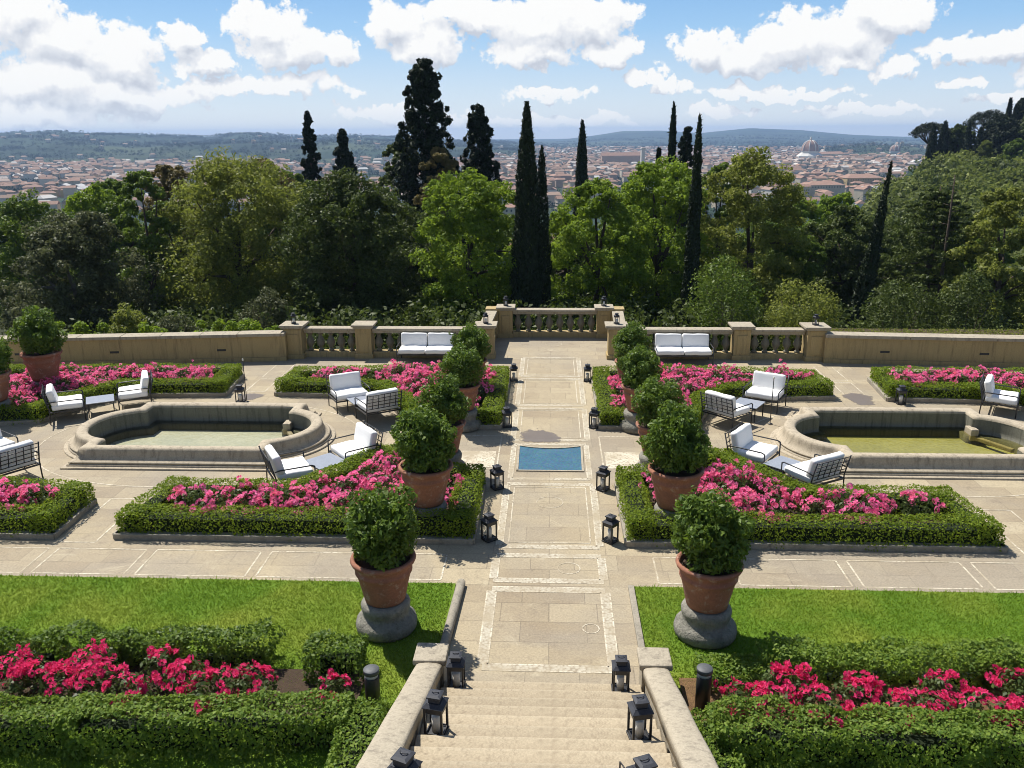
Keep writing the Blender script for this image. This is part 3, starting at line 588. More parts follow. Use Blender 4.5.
# foreground beds on the lawns
FG = M['hedge_near']
hedge('box_hedge', 'tall dense box hedge in front of the crimson roses on the left lawn', [[(-9.5, 8.60), (-6.2, 8.74)], [(-5.9, 8.72), (-2.75, 8.92)]], .56, .55, 2100, .047, FG, .10, 21)
hedge('box_hedge', 'low box hedge sloping beside the left stair parapet', [[(-2.35, 8.9), (-2.25, 6.6)]], .6, .5, 2100, .045, FG, .05, 23)
hedge('box_hedge', 'tall dense box hedge in front of the crimson roses on the right lawn', [[(2.25, 8.86), (5.0, 8.82)], [(5.3, 8.84), (9.5, 8.72)]], .62, .58, 2100, .047, FG, .12, 25)
hedge('box_hedge', 'low box hedge sloping beside the right stair parapet', [[(2.08, 9.0), (2.05, 6.6)]], .5, .42, 2100, .045, FG, .05, 27)
hedge('box_hedge', 'ragged box hedge behind the crimson roses on the left lawn', [[(-6.9, 10.38), (-6.35, 10.4)], [(-6.05, 10.4), (-5.55, 10.42)], [(-5.3, 10.42), (-4.25, 10.5)]], .40, .52, 1700, .05, M['laurel'], .17, 29)
hedge('box_hedge', 'short box hedge piece at the left end behind the crimson roses', [[(-9.5, 10.3), (-7.35, 10.36)]], .42, .52, 1700, .05, M['laurel'], .17, 31)
hedge('box_hedge', 'loose box hedge behind the crimson roses on the right lawn', [[(3.35, 10.38), (6.2, 10.4), (9.5, 10.2)]], .48, .5, 1700, .05, FG, .17, 33)
hedge('box_bush', 'dark rounded box bush beside the left lawn bollard', [[(-3.25, 10.3), (-2.85, 10.3)]], .5, .55, 1400, .05, M['laurel'], .1, 35, cat='bush')
hedge('box_bush', 'low leafy bush between the right bollard and the lawn', [[(2.35, 10.25), (2.75, 10.3)]], .55, .32, 1400, .05, FG, .1, 37, cat='bush')
for nm, x0, x1 in (('left', -9.6, -2.62), ('right', 1.85, 9.6)):
    MB().box(((x0 + x1) / 2, 9.55, .03), (x1 - x0, 1.55, .05)).build('bed_ground', M['mulch'] if nm == 'right' else M['soil'], kind='structure')
    lab = f'crimson rose bush between the two hedges on the {nm} lawn'
    xs = np.arange(min(abs(x0), abs(x1)) + (.35 if nm == 'left' else .6), 9.4, .52)
    for i, x in enumerate(xs):
        if nm == 'left' and 3.2 < x < 3.5: continue
        roses.append(('red', ((-x if nm == 'left' else x) + rng.uniform(-.12, .12), 9.42 + rng.uniform(-.18, .18)), lab, f'crimson roses on the {nm} lawn'))
        if i % 2: roses.append(('red', ((-x if nm == 'left' else x) + .2, 9.78 + rng.uniform(-.1, .1)), lab, f'crimson roses on the {nm} lawn'))
MB().tube([(-1.60, 10.5, .06), (-1.56, 11.7, .06), (-1.52, 12.85, .06)], .075, 10).build('kerb', M['kerb'], kind='structure')
MB().box((1.40, 11.65, .03), (.10, 2.4, .07)).build('kerb', M['kerb'], bevel=.01, kind='structure')

# ------------------------------------------------------------------ rose bushes
def rose_proto(kind, i):
    r, h = (.36, .54) if kind == 'pink' else (.32, .50)
    C = ball(16) * [r * .7, r * .7, h * .3]; C[:, 2] += h * .55; Q = clumps(C, np.full(16, .15), 26, .065)
    fol = quads_mesh('foliage', Q); fol.materials.append(M['rose_leaf'])
    nb = 27 if kind == 'pink' else 34; B = []
    for _ in range(nb):
        v = ball(1)[0]; v[2] = abs(v[2]) * .8 + .22; v /= np.linalg.norm(v); cl = v * [r * 1.02, r * 1.02, h * .45] + [0, 0, h * .55]
        if rng.uniform() < .55 and B: cl = B[-1][0] + rng.normal(0, .055, 3)
        B.append((cl, v))
    Q = []
    for c, v in B:
        s = rng.uniform(.042, .064) if kind == 'pink' else rng.uniform(.036, .056); t = np.cross(v, [.3, .5, .8]); t /= np.linalg.norm(t); b = np.cross(v, t)
        for ring, (k, rad, lift, sz) in enumerate(((6, .75, -.05, 1.0), (5, .42, .35, .8), (3, .15, .55, .55))):
            for j in range(k):
                a = 2 * pi * j / k + ring + rng.uniform(-.2, .2); o = (cos(a) * t + sin(a) * b); tn = (-sin(a) * t + cos(a) * b)
                p = c + o * s * rad * .6 + v * s * lift; up = o * (.9 - .35 * ring) + v * (.25 + .4 * ring)
                Q.append([p - tn * s * .3 * sz, p + tn * s * .3 * sz, p + tn * s * .42 * sz + up * s * .75 * sz, p - tn * s * .42 * sz + up * s * .75 * sz])
    bl_ = quads_mesh('blossoms', np.array(Q)); bl_.materials.append(M['rose_pink' if kind == 'pink' else 'rose_red'])
    return fol, bl_
protos = {k: [rose_proto(k, i) for i in range(5)] for k in ('pink', 'red')}
for kind, q, lab, grp in roses:
    fol, bl_ = protos[kind][int(rng.integers(5))]; s = rng.uniform(.85, 1.15)
    e = empty('rose_bush', (q[0], q[1], .05), rng.uniform(0, 6.28), label=lab, cat='rose bush', group=grp); e.scale = (s, s, s * rng.uniform(.9, 1.1))
    obj('foliage', fol, e); obj('blossoms', bl_, e)

# ------------------------------------------------------------------ potted bushes
POT = MB().lathe([(.30, 0), (.335, .02), (.36, .12), (.42, .40), (.455, .52), (.475, .54), (.475, .58), (.46, .60), (.485, .70), (.53, .72), (.545, .76), (.53, .80), (.48, .80), (.46, .74), (.44, .70)], 32).mesh('pot'); POT.materials.append(M['terracotta'])
PED = MB().lathe([(.50, 0), (.54, .05), (.55, .12), (.53, .19), (.47, .24), (.42, .27), (.41, .33), (.43, .38), (.44, .45), (.41, .50), (.36, .52)], 28)
PED = PED.mesh('pedestal'); PED.materials.append(M['pedestal'])
def bush_mesh(rx, rz, k, per, leaf, seed):
    i = np.arange(k) + .5; q = 1 - 2 * i / k; a = i * 2.39996 + seed; f = np.sqrt(1 - q * q); C = np.stack([f * np.cos(a) * rx * .66, f * np.sin(a) * rx * .66, q * rz * .68], 1) + rng.normal(0, .045, (k, 3))
    C = np.concatenate([C, rng.normal(0, .12, (4, 3))]); R = rng.uniform(.15, .25, len(C)); Q = clumps(C, R, per, leaf, 1.0, .45, .75, .25)
    top = rng.integers(0, k, 26); d = ball(26); d[:, 2] = np.abs(d[:, 2]); sh = C[top] + d * (R[top] * rng.uniform(1.0, 1.55, 26))[:, None]; Q2 = clumps(sh, np.full(26, .05), 9, leaf, 1.3, .4, .8, .4)
    Q = np.concatenate([Q, Q2]); lo = Q.mean(1)[:, 2] < -.66 * rz; return quads_mesh('foliage', Q[~lo])
BUSH = [bush_mesh(.58, .68, 28, 300, .078, s) for s in (1.0, 4.0, 8.0)]
for b in BUSH: b.materials.append(M['laurel'])
STEM = MB().tube([(0, 0, .6), (.02, .01, .95), (-.01, 0, 1.3)], [.05, .045, .03], 8).tube([(.05, 0, .7), (.12, .05, 1.0), (.2, .1, 1.3)], [.025, .02, .01], 6).tube([(-.04, .03, .7), (-.14, -.04, 1.0), (-.2, -.1, 1.3)], [.025, .02, .01], 6).mesh('stem'); STEM.materials.append(M['bark'])
SOILD = MB().lathe([(.02, .715), (.455, .71), (.456, .70)], 24).mesh('soil'); SOILD.materials.append(M['soil'])
def potted(x, y, label, k, s=1.0, ped=True, sq=1.0):
    z = 0.0
    if ped:
        p = obj('pedestal', PED, None, label='rounded grey stone pedestal under ' + label[0].split(' ', 1)[1] if False else label[1], cat='pedestal'); p.location = (x, y, .02 if y < 12.9 else .005); p.rotation_euler.z = k * 1.1; z = .53; p.scale = (.88, .88, 1)
    e = empty('potted_bush', (x, y, z + .005), k * 1.7, label=label[0], cat='potted plant'); e.scale = (s, s, s)
    obj('pot', POT, e); obj('soil', SOILD, e); obj('stem', STEM, e); f = obj('foliage', BUSH[k % 3], e); f.location.z = 1.30; f.scale = (1.14, 1.14, 1.12 * sq)
for sg in (-1, 1):
    nm = SIDE[sg]; ys = (11.5, 15.1, 17.85, 20.95, 23.4); xs = (2.56 if sg < 0 else 2.42, 2.42, 2.4, 2.3, 2.3)
    where = ('standing on the {} lawn', 'in the bed before the {} fountain', 'by the white panel on the {}', 'at the near end of the {} sofa bed', 'nearest the {} path pier')
    for k, (x, y) in enumerate(zip(xs, ys)):
        w = where[k].format(nm); potted(sg * x, y, ('round bush in terracotta pot ' + w, 'grey stone pedestal under the pot ' + w.replace('standing ', '')), k + (sg > 0), (.93, .99, .90, .86, .86)[k], True, (1.02, 1.0, .95, .98, 1)[k])
for (px, py), l1, l2, k, sc_ in (((38, 335), 'round bush in large terracotta pot beside the left low wall', 'grey stone pedestal under the pot beside the left low wall', 2, 1.05), ((-15, 353), 'round bush in terracotta pot cut off by the left photo edge', 'grey stone pedestal under the pot at the left photo edge', 1, 1.0)):
    p = G(px, py, 1.88); potted(p[0], p[1], (l1, l2), k, sc_)
# ------------------------------------------------------------------ lanterns, bollards, poles
def lantern_proto():
    root = empty('lantern', (0, 0, 0)); w = .10
    mb = MB().box((0, 0, .015), (.24, .24, .03)); mb.build('base', M['iron'], root, .004)
    mb = MB()
    for a, b in ((-1, -1), (1, -1), (1, 1), (-1, 1)): mb.box((a * w, b * w, .22), (.024, .024, .38))
    for s in (-1, 1): mb.box((s * w, 0, .36), (.016, .17, .06)).box((0, s * w, .36), (.17, .016, .06)).box((s * w, 0, .05), (.012, .17, .018)).box((0, s * w, .05), (.17, .012, .018))
    mb.build('frame', M['iron'], root)
    r2 = sqrt(2); mb = MB().lathe([(.122 * r2, .40), (.126 * r2, .41), (.085 * r2, .445), (.083 * r2, .45)], 4, rot=pi / 4, sm=False); rf = mb.build('roof', M['lantern_roof'], root)
    mb = MB().lathe([(.066 * r2, .448), (.066 * r2, .505), (.08 * r2, .51), (.082 * r2, .528), (.05 * r2, .54)], 4, rot=pi / 4, sm=False); mb.build('cap', M['lantern_roof'], rf)
    MB().tube([(.04 * cos(t), .02 - .03 * sin(t), .545 + .012 * sin(t)) for t in np.linspace(0, pi, 9)], .005, 6).build('handle', M['iron'], root)
    MB().lathe([(.052, .03), (.052, .24), (.03, .245), (.004, .242), (.004, .265)], 14).build('candle', M['candle'], root); return root
LP = lantern_proto(); first = [True]
def lantern(x, y, z, label, s=1.0, rz=0.0):
    o = LP if first[0] else copy_tree(LP); first[0] = False; o.location = (x, y, z); o.scale = (s, s, s); o.rotation_euler.z = rz; tag(o, label, 'lantern', 'black candle lanterns')
rows = ((14.57, 'nearest the lawn'), (17.0, 'just before the blue panel'), (21.05, 'just past the blue panel'), (25.4, 'nearest the far balustrade'))
for y, w in rows:
    for sg in (-1, 1): lantern(sg * 1.16, y, .005, f'black candle lantern on the {SIDE[sg]} edge of the path, {w}', 1.0, .06 * sg * y)
for kk, w in ((0, 'bottom step'), (5, 'middle of the steps'), (10, 'nearest step')):
    y = Y_ST - TREAD * kk - .15
    for sg, x in ((-1, -1.27), (1, {0: .98, 5: 1.02, 10: .84}[kk])): lantern(x, y, RISE * (kk + 1) + .005, f'black candle lantern beside the {SIDE[sg]} stair parapet, {w}', .98, .04 * kk * sg)
for x, y, z, w in ((-8.95, 28.2, 1.205, 'on the end pier of the left balustrade'), (8.95, 28.2, 1.205, 'on the end pier of the right balustrade'), (-1.72, 31.4, 1.205, 'on the left pier of the central balustrade'), (2.0, 31.4, 1.205, 'on the right pier of the central balustrade'),
                   (-2.25, 28.3, 1.205, 'on the left path pier half behind a bush'), (2.25, 28.3, 1.205, 'on the right path pier half behind a bush')): lantern(x, y, z, 'small black lantern ' + w, .68, .3)
lantern(-9.05, 22.95, .005, 'black lantern on the paving at the hedge corner behind the left fountain', 1.0); lantern(10.0, 23.3, .005, 'black lantern on the paving at the hedge corner behind the right fountain', 1.0)
# long hooked handle of the nearest right lantern
MB().tube([(.62, 6.02, 1.765), (.62, 6.02, 2.3), (.74, 5.9, 2.2)], .008, 6).build('lantern_hook', M['iron'], label='thin black lantern hook standing on the step at lower right', cat='hook')
for x, y, w in ((-2.36, 9.5, 'left'), (2.07, 9.68, 'right')):
    e = empty('bollard_light', (x, y, .02), label=f'short dark bollard light in the {w} rose bed beside the steps', cat='bollard light')
    MB().lathe([(.10, 0), (.10, .54), (.098, .545)], 20).build('post', M['bollard'], e); MB().lathe([(.085, .54), (.085, .60)], 20).build('light_ring', M['frost'], e); MB().lathe([(.105, .60), (.108, .655), (.104, .662), (.02, .665)], 20).build('cap', M['bollard_cap'], e)
for px, py, h, w in ((247, 402, 1.25, 'beside the path behind the left fountain'), (770, 424, 1.25, 'between the chairs beside the right fountain')):
    p = G(px, py); e = empty('garden_pole', p, label='thin metal pole standing upright ' + w, cat='pole')
    MB().tube([(0, 0, 0), (0, 0, h)], .012, 6).build('shaft', M['iron'], e); MB().lathe([(.02, h), (.028, h + .03), (.012, h + .07)], 8).build('tip', M['candle'], e); MB().lathe([(.07, 0), (.07, .012), (.02, .03)], 12).build('foot', M['iron'], e)

# ------------------------------------------------------------------ garden furniture
def bars(mb, pts, r=.014): mb.tube(pts, r, 6)
def chair_proto(w=.98, d=.86, name='armchair', seats=1):
    root = empty(name, (0, 0, 0)); x = w / 2; y0, y1 = -d / 2, d / 2          # faces -Y
    for s in (-1, 1):
        mb = MB(); bars(mb, [(s * x, y0, 0), (s * x, y0, .58)], .016); bars(mb, [(s * x, y0, .58), (s * x, y0 + .06, .61), (s * x, y1 - .12, .62), (s * x, y1, .60)], .016); mb.build('armrest', M['iron'], root)
    for s in (-1, 1):
        mb = MB(); bars(mb, [(s * x, y1, 0), (s * x, y1 - .02, .42), (s * x, y1 + .10, .90)], .016); mb.build('rear_leg', M['iron'], root)
    mb = MB(); mb.box((0, y0 + .01, .33), (w, .03, .035)).box((0, y1 - .02, .33), (w, .03, .035)).box((-x, 0, .33), (.03, d, .035)).box((x, 0, .33), (.03, d, .035))
    for k in range(1, 6): mb.box((0, y0 + d * k / 6, .33), (w, .02, .02))
    mb.build('seat_frame', M['iron'], root)
    mb = MB(); zt, zb = .87, .47; nx = 6 * seats + 1
    yz = lambda z: y1 - .02 + (z - .42) / .48 * .12
    for k in range(nx): xx = -x + w * k / (nx - 1); bars(mb, [(xx, yz(zb), zb), (xx, yz(zt), zt)], .011)
    for z in (zb, .57, .67, .77, zt): bars(mb, [(-x, yz(z), z), (x, yz(z), z)], .011)
    mb.build('back_lattice', M['iron'], root)
    cw = (w - .06) / seats
    for k in range(seats):
        cx = -w / 2 + .03 + cw * (k + .5)
        c = obj('seat_cushion', cushion((cw - .01, d - .10, .16), .05), root, M['fabric']); c.location = (cx, -.03, .43)
        b = obj('back_cushion', cushion((cw - .02, .17, .46), .06), root, M['fabric']); b.location = (cx, y1 - .12, .70); b.rotation_euler.x = radians(-13)
    return root
CH = chair_proto(); cf = [True]
def chair(px, py, face, label):
    o = CH if cf[0] else copy_tree(CH); cf[0] = False; p = G(px, py, .45); o.location = (p[0], p[1], .004); o.rotation_euler.z = atan2(face[0], -face[1]); tag(o, label, 'armchair', 'white cushioned iron armchairs')
chair(349, 392, (.5, -.87), 'white iron armchair facing the camera beyond the left fountain, near the path pots')
chair(378, 404, (-.55, .83), 'white iron armchair showing its lattice back beyond the left fountain, near path pots')
chair(290, 468, (.85, .5), 'white iron armchair showing its lattice back, nearest right corner of the left fountain')
chair(354, 449, (-.78, -.6), 'white iron armchair turned to the left fountain, beside the nearest left pink roses')
chair(66, 402, (.87, .5), 'white iron armchair facing right at the far left corner of the left fountain')
chair(134, 391, (-.87, -.45), 'white iron armchair facing left behind the left fountain, before the far hedge')
chair(8, 462, (-.75, .5), 'white iron armchair with lattice back cut by the left photo edge')
chair(-12, 446, (.8, -.5), 'white iron armchair almost wholly outside the left photo edge')
chair(765, 392, (-.5, -.87), 'white iron armchair facing the camera beyond the right fountain, near the path pots')
chair(727, 408, (.72, .68), 'white iron armchair showing its lattice back beyond the right fountain, near path pots')
chair(754, 450, (.8, -.55), 'white iron armchair facing right beside the nearest right pink roses')
chair(813, 471, (-.5, .86), 'white iron armchair showing its lattice back, near left corner of the right fountain')
chair(1001, 396, (.85, -.5), 'white iron armchair facing right beyond the right fountain at the photo edge')
def table_proto():
    root = empty('side_table', (0, 0, 0)); MB().box((0, 0, .40), (.72, .72, .025)).build('tabletop', M['table'], root, .005)
    for a, b in ((-1, -1), (1, -1), (1, 1), (-1, 1)): MB().box((a * .32, b * .32, .195), (.025, .025, .385)).build('leg', M['iron'], root)
    MB().box((0, .32, .37), (.64, .02, .03)).box((0, -.32, .37), (.64, .02, .03)).box((.32, 0, .37), (.02, .64, .03)).box((-.32, 0, .37), (.02, .64, .03)).build('apron', M['iron'], root); return root
TB = table_proto(); tf = True
for px, py, rz, w in ((100, 399, .5, 'between the two chairs far left of the left fountain'), (362, 399, .57, 'between the two chairs beyond the left fountain'), (325, 461, -.75, 'between the two chairs near the left pink roses'),
                      (748, 403, -.57, 'between the two chairs beyond the right fountain'), (786, 464, .75, 'between the two chairs near the right pink roses')):
    o = TB if tf else copy_tree(TB); tf = False; p = G(px, py, .41); o.location = (p[0], p[1], .004); o.rotation_euler.z = rz; tag(o, 'low square slate grey table ' + w, 'table', 'low slate tables')
SF = chair_proto(1.9, .85, 'garden_sofa', 2); SF.location = (-4.25, 27.65, .004); tag(SF, 'white two seat iron sofa against the left balustrade', 'sofa', 'white garden sofas')
o = copy_tree(SF); o.location = (4.45, 27.65, .004); o['label'] = 'white two seat iron sofa against the right balustrade'

# ------------------------------------------------------------------ trees
def tree(kind, px, ytop, wpx, Y, m, label, group=None, name=None, bark='bark', zb=None, dens=1.0, **kw):
    p = D(px, max(ytop, 150), Y); x = p[0]; zt = D(px, ytop, Y)[2]; base = float(terr(x, Y)); depth = (np.array([x, Y, 0]) - EYE) @ FW
    H = zt - base; W = wpx / F_PX * depth * .98
    root = empty(name or {'broad': 'broadleaf_tree', 'cypress': 'cypress_tree', 'conifer': 'conifer_tree', 'shrub': 'shrub', 'cedar': 'cedar_tree', 'umbrella': 'umbrella_pine'}[kind], (x, Y, base), rng.uniform(0, .5), label=label, cat='shrub' if kind == 'shrub' else 'tree', group=group)
    far = Y / 50.0; L = None
    if kind == 'broad':
        zb_ = H * .03 if zb is None else zb; leaf = .17 * max(1, far ** .9); area = W * (H - zb_); nl = int(np.clip(area * .85 * dens, 30, 62)); Q, L = broad_crown(H, W * 1.04, zb_, nl, leaf, 11, int(np.clip(78 * dens, 36, 110))); tm = trunk_mb(H, zb_, W, L, .05 * W ** .8 + .05)
    elif kind == 'cypress':
        Q = column_crown(H, W, H * .02, int(9000 * dens * max(.5, min(2.2, W * H / 22))), .26 * max(.8, far ** .8), **kw); tm = trunk_mb(H, H * .05, W, None, .12, .05)
    elif kind == 'conifer':
        zb_ = H * .08; Q = conifer_crown(H, W, zb_, int(260 * dens), .24 * max(1, far ** .7), **kw); tm = MB().tube([(0, 0, -.2), (0, 0, H * .5), (0, 0, H * .93)], [.22, .15, .03], 8)
    elif kind == 'cedar':
        zb_ = H * .05; Q = conifer_crown(H * .97, W, zb_, int(300 * dens), .2, .55, 70, .18, .25); tm = MB().tube([(0, 0, -.2), (0, 0, H * .6), (.05, 0, H)], [.25, .16, .03], 8)
        for k in range(16): a = k * 2.4; z = H * (.35 + .62 * k / 16); l = W * .42 * (1 - k / 18); tm.tube([(0, 0, z), (l * cos(a), l * sin(a), z - .1 * l)], [.05, .012], 5)
    elif kind == 'umbrella':
        Q, C = umbrella_crown(H, W, H * .36, int(170 * dens), .3); tm = MB().tube([(0, 0, -.3), (.1, 0, H * .3), (0, .1, H * .62)], [.38, .3, .24], 8)
        for q in C[:14]: tm.tube([(0, .1, H * .5), (q[0] * .5, q[1] * .5, H * .62), tuple(q)], [.2, .14, .05], 6)
    else:
        zb_ = .0; n = int(np.clip(W * H * 6 * dens, 14, 50)); d = ball(n); C = d * [W * .36, W * .36, H * .36]; C[:, 2] += H * .5; R = np.full(n, W * .17); Q = clumps(C, R, 130, .12 * max(1, Y / 42), .9); tm = MB().tube([(0, 0, -.2), (0, 0, H * .5)], [.05, .02], 6)
        for k in range(5): a = k * 1.3; tm.tube([(0, 0, .05), (W * .25 * cos(a), W * .25 * sin(a), H * .7)], [.03, .01], 5)
    obj('crown', quads_mesh('crown', Q), root, M[m]); tm.build('trunk', M[bark], root); return root
T = tree
T('broad', 22, 194, 92, 53, 't_mid', 'dark green broadleaf tree at the left photo edge')
T('broad', 62, 210, 112, 43, 't_olive', 'grey olive coloured tree at the left, in front of the greener trees', bark='graybark', dens=1.2)
T('broad', 92, 186, 70, 60, 't_bright', 'bright green tree behind the grey olive coloured tree')
T('broad', 138, 168, 66, 49, 't_mid', 'slim tall green tree with dark column, just left of the big pale tree')
T('broad', 226, 155, 140, 50, 't_pale', 'big pale olive green tree with a broad crown, left of centre', dens=1.15)
T('broad', 170, 162, 60, 61, 't_brown', 'reddish brown tree left behind the big pale tree')
T('broad', 264, 158, 62, 60, 't_brown', 'reddish brown tree right behind the big pale tree')
T('conifer', 310, 112, 36, 82, 't_cyp', 'narrow dark conifer, leftmost one rising above the tree line', pw=.7, belly=.15, dens=1.3)
T('conifer', 343, 131, 54, 84, 't_cyp', 'short dark bushy conifer, second from the left above the tree line', pw=.75, belly=.15, dens=1.4)
T('broad', 345, 172, 122, 47, 't_dark', 'dark olive evergreen oak with broad crown, left of the tallest conifer', dens=1.25)
T('conifer', 426, 62, 74, 63, 't_cyp', 'tallest dark conifer, rising highest above the tree line', pw=.5, dens=3.0, belly=.12)
T('conifer', 478, 107, 56, 67, 't_cyp', 'dark blunt conifer right of the tallest one', pw=.5, dens=2.0, belly=.12)
T('broad', 397, 143, 44, 68, 't_dark', 'dark grey green tree just left of the tallest conifer')
T('broad', 441, 146, 46, 60, 't_brown', 'brownish green tree at the foot of the tallest conifer')
T('broad', 466, 169, 108, 46, 't_bright', 'bright green broadleaf tree left of the central cypress', dens=1.1)
T('cypress', 527, 102, 33, 44, 't_cyp', 'tall black green central cypress, the broader one behind the balcony', dens=1.5)
T('cypress', 542, 146, 21, 45, 't_cyp', 'slender shorter cypress touching the tall central cypress')
T('cypress', 582, 121, 20, 86, 't_cyp', 'lone dark cypress standing farther off, right of the central cypress')
T('broad', 597, 179, 92, 47, 't_bright', 'bright green broadleaf tree just right of the central cypress', dens=1.1)
T('broad', 660, 160, 98, 50, 't_bright', 'bright green broadleaf tree in front of the right hand cypresses', dens=1.1)
T('cypress', 672, 103, 15, 72, 't_cyp', 'tall narrow cypress, left of the pair on the right')
T('cypress', 698, 115, 17, 44.5, 't_cyp', 'tall narrow cypress, right of the pair on the right', dens=1.3)
T('conifer', 686, 128, 26, 76, 't_cyp', 'dark bushy conifer between the two right hand cypresses', pw=.4)
T('conifer', 659, 149, 12, 74, 't_cyp', 'small dark conifer left of the right hand cypresses', pw=.7)
T('broad', 757, 149, 98, 50, 't_pale', 'pale olive green oak right of the cypress pair', dens=1.0)
T('broad', 722, 160, 54, 57, 't_mid', 'mid green tree between the cypress pair and the pale oak')
T('broad', 803, 196, 56, 78, 't_bright', 'low bright green tree right of the pale oak')
T('broad', 838, 192, 52, 84, 't_bright', 'low bright green tree farther right below the city')
T('broad', 850, 206, 76, 56, 't_dark', 'dark evergreen tree left of the leaning cypress')
T('broad', 798, 232, 56, 52, 't_mid', 'green tree below the low bright trees, right of the pale oak')
T('cypress', 873, 161, 22, 45, 't_cyp', 'slim dark leaning cypress standing alone at the right', prof=lambda t: np.minimum(1, (t + .04) * 7) * np.power(np.clip(1 - t, 0, 1), .8) * 1.1).rotation_euler = (0, radians(5.5), 0)
T('cedar', 940, 186, 118, 51, 't_dark', 'dark cedar with tiered branches at the right', dens=1.3)
T('broad', 290, 168, 56, 63, 't_mid', 'mid green tree right of the big pale tree, in the second row')
T('broad', 105, 176, 60, 64, 't_mid', 'mid green tree behind the bright green tree at left')
T('broad', 1012, 184, 84, 48, 't_pale', 'pale green broadleaf tree at the right photo edge')
T('broad', 985, 225, 60, 56, 't_mid', 'mid green tree between the cedar and the right photo edge tree')
p = D(946, 240, 49); e = empty('dead_tree', (p[0], 49, float(terr(p[0], 49))), label='bare thin dead trunk with stub branches in front of the cedar', cat='tree'); H = D(946, 175, 49)[2] - e.location.z
mb = MB().tube([(0, 0, -.2), (.05, 0, H * .5), (0, 0, H)], [.14, .10, .03], 8); 
for k in range(14): a = k * 2.1; z = H * (.45 + .52 * k / 14); l = .9 * (1 - k / 20); mb.tube([(0, 0, z), (l * cos(a), l * sin(a), z + .1)], [.03, .008], 5)
mb.build('trunk', M['bark'], e)
SHD = (('t_dark', 0, 232, 90, 62), ('t_dark', 112, 236, 96, 60), ('t_dark', 190, 225, 96, 66), ('t_dark', 285, 226, 100, 60), ('t_dark', 400, 228, 100, 58), ('t_dark', 505, 226, 60, 62), ('t_dark', 565, 240, 60, 60), ('t_dark', 630, 230, 90, 61), ('t_dark', 705, 232, 90, 62), ('t_dark', 780, 236, 90, 62), ('t_dark', 905, 235, 90, 62))
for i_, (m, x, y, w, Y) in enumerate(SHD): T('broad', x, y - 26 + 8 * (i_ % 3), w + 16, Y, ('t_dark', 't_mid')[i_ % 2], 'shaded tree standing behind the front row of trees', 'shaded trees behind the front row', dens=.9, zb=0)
for px, yt, w, Y, m, lab in ((122, 294, 42, 34, 't_pale', 'upright pale olive shrub behind the left wall'), (172, 306, 44, 34.5, 't_olive', 'grey green shrub behind the left wall, right of the upright shrub'), (262, 282, 52, 37, 't_olive', 'tall olive shrub behind the left wall near the end pier'),
                             (727, 250, 78, 38, 't_mid', 'big rounded green shrub behind the right balustrade, left one'), (804, 274, 80, 36.5, 't_pale', 'light green rounded shrub behind the right balustrade end pier'),
                             (905, 272, 80, 39, 't_dark', 'dark shrub behind the right low wall'), (975, 262, 72, 38, 't_dark', 'dark shrub behind the right low wall near the photo edge'),
                             ):
    T('shrub', px, yt, w, Y, m, lab)
for i, (px, yt) in enumerate(((58, 322), (80, 324), (150, 322), (196, 321), (222, 318), (246, 321), (272, 322), (100, 325))):
    T('shrub', px, yt - 8, 28 + 5 * (i % 3), 30.2 + .5 * (i % 2), 't_bright', 'low yellow green plant peeping over the left low wall', 'low plants over the left wall', dens=.9)
# grassy bank behind the right wall
mb = MB(); mb.add([(9.3, 28.3, .80), (26, 27.7, .80), (26, 29.0, .8), (9.3, 29.5, .8), (9.3, 34, -1.8), (26, 34, -1.8)], [(0, 1, 2, 3), (3, 2, 5, 4)]); mb.build('grass_bank_ground', M['soil'], kind='structure')
n = 5000; P = np.stack([rng.uniform(9.4, 22, n), rng.uniform(28.2, 29.4, n), np.full(n, .80)], 1); Q = leaf_quads(P, np.tile([0., 0., .3], (n, 1)), .12, .25, .8); obj('grass', quads_mesh('grass', Q), None, M['t_pale'], kind='stuff', label='rough grass on the bank behind the right wall')

# undergrowth beneath the trees
Q = []
for _ in range(700):
    Y = rng.uniform(36, 78); x = rng.uniform(-.62, .60) * Y; z = float(terr(x, Y)); k = 5; C = np.stack([x + rng.normal(0, 1.0, k), Y + rng.normal(0, .6, k), z + rng.uniform(.2, 1.9, k)], 1); Q.append(clumps(C, rng.uniform(.5, .9, k), 40, .24, .9))
obj('undergrowth', quads_mesh('undergrowth', np.concatenate(Q)), None, M['t_dark'], kind='stuff', label='dark undergrowth beneath the trees beyond the terrace')
# right hand hill: a wooded slope that reads as one mass, with single trees on its crest
def hill_wood():
    Q = []
    for _ in range(430):
        a = radians(rng.uniform(17.5, 36)); d = rng.uniform(62, 235); x, y = d * sin(a), d * cos(a); z = float(terr(x, y)); W = rng.uniform(4.5, 8) * (.8 + d / 500); H = W * rng.uniform(.65, .9)
        k = 16; v = ball(k); v[:, 2] = np.abs(v[:, 2]); C = v * [W * .42, W * .42, H * .6] + [x, y, z - .1 * H]; lf = .30 + d / 420
        Q.append(clumps(C, W * rng.uniform(.10, .2, k), 30, lf, .8))
    return np.concatenate(Q)
obj('hillside_wood', quads_mesh('wood', hill_wood()), None, M['t_wood'], kind='stuff', label='pale green wood covering the right hillside')
T('umbrella', 906, 121, 40, 228, 't_dark', 'wide umbrella pine, leftmost on the hill crest', dens=1.1) if False else None
T('umbrella', 929, 121, 40, 222, 't_cyp', 'umbrella pine leaning out at the left end of the hill crest', dens=1.1)
T('umbrella', 985, 108, 48, 224, 't_cyp', 'umbrella pine with the higher crown in the middle of the hill crest', dens=1.2)
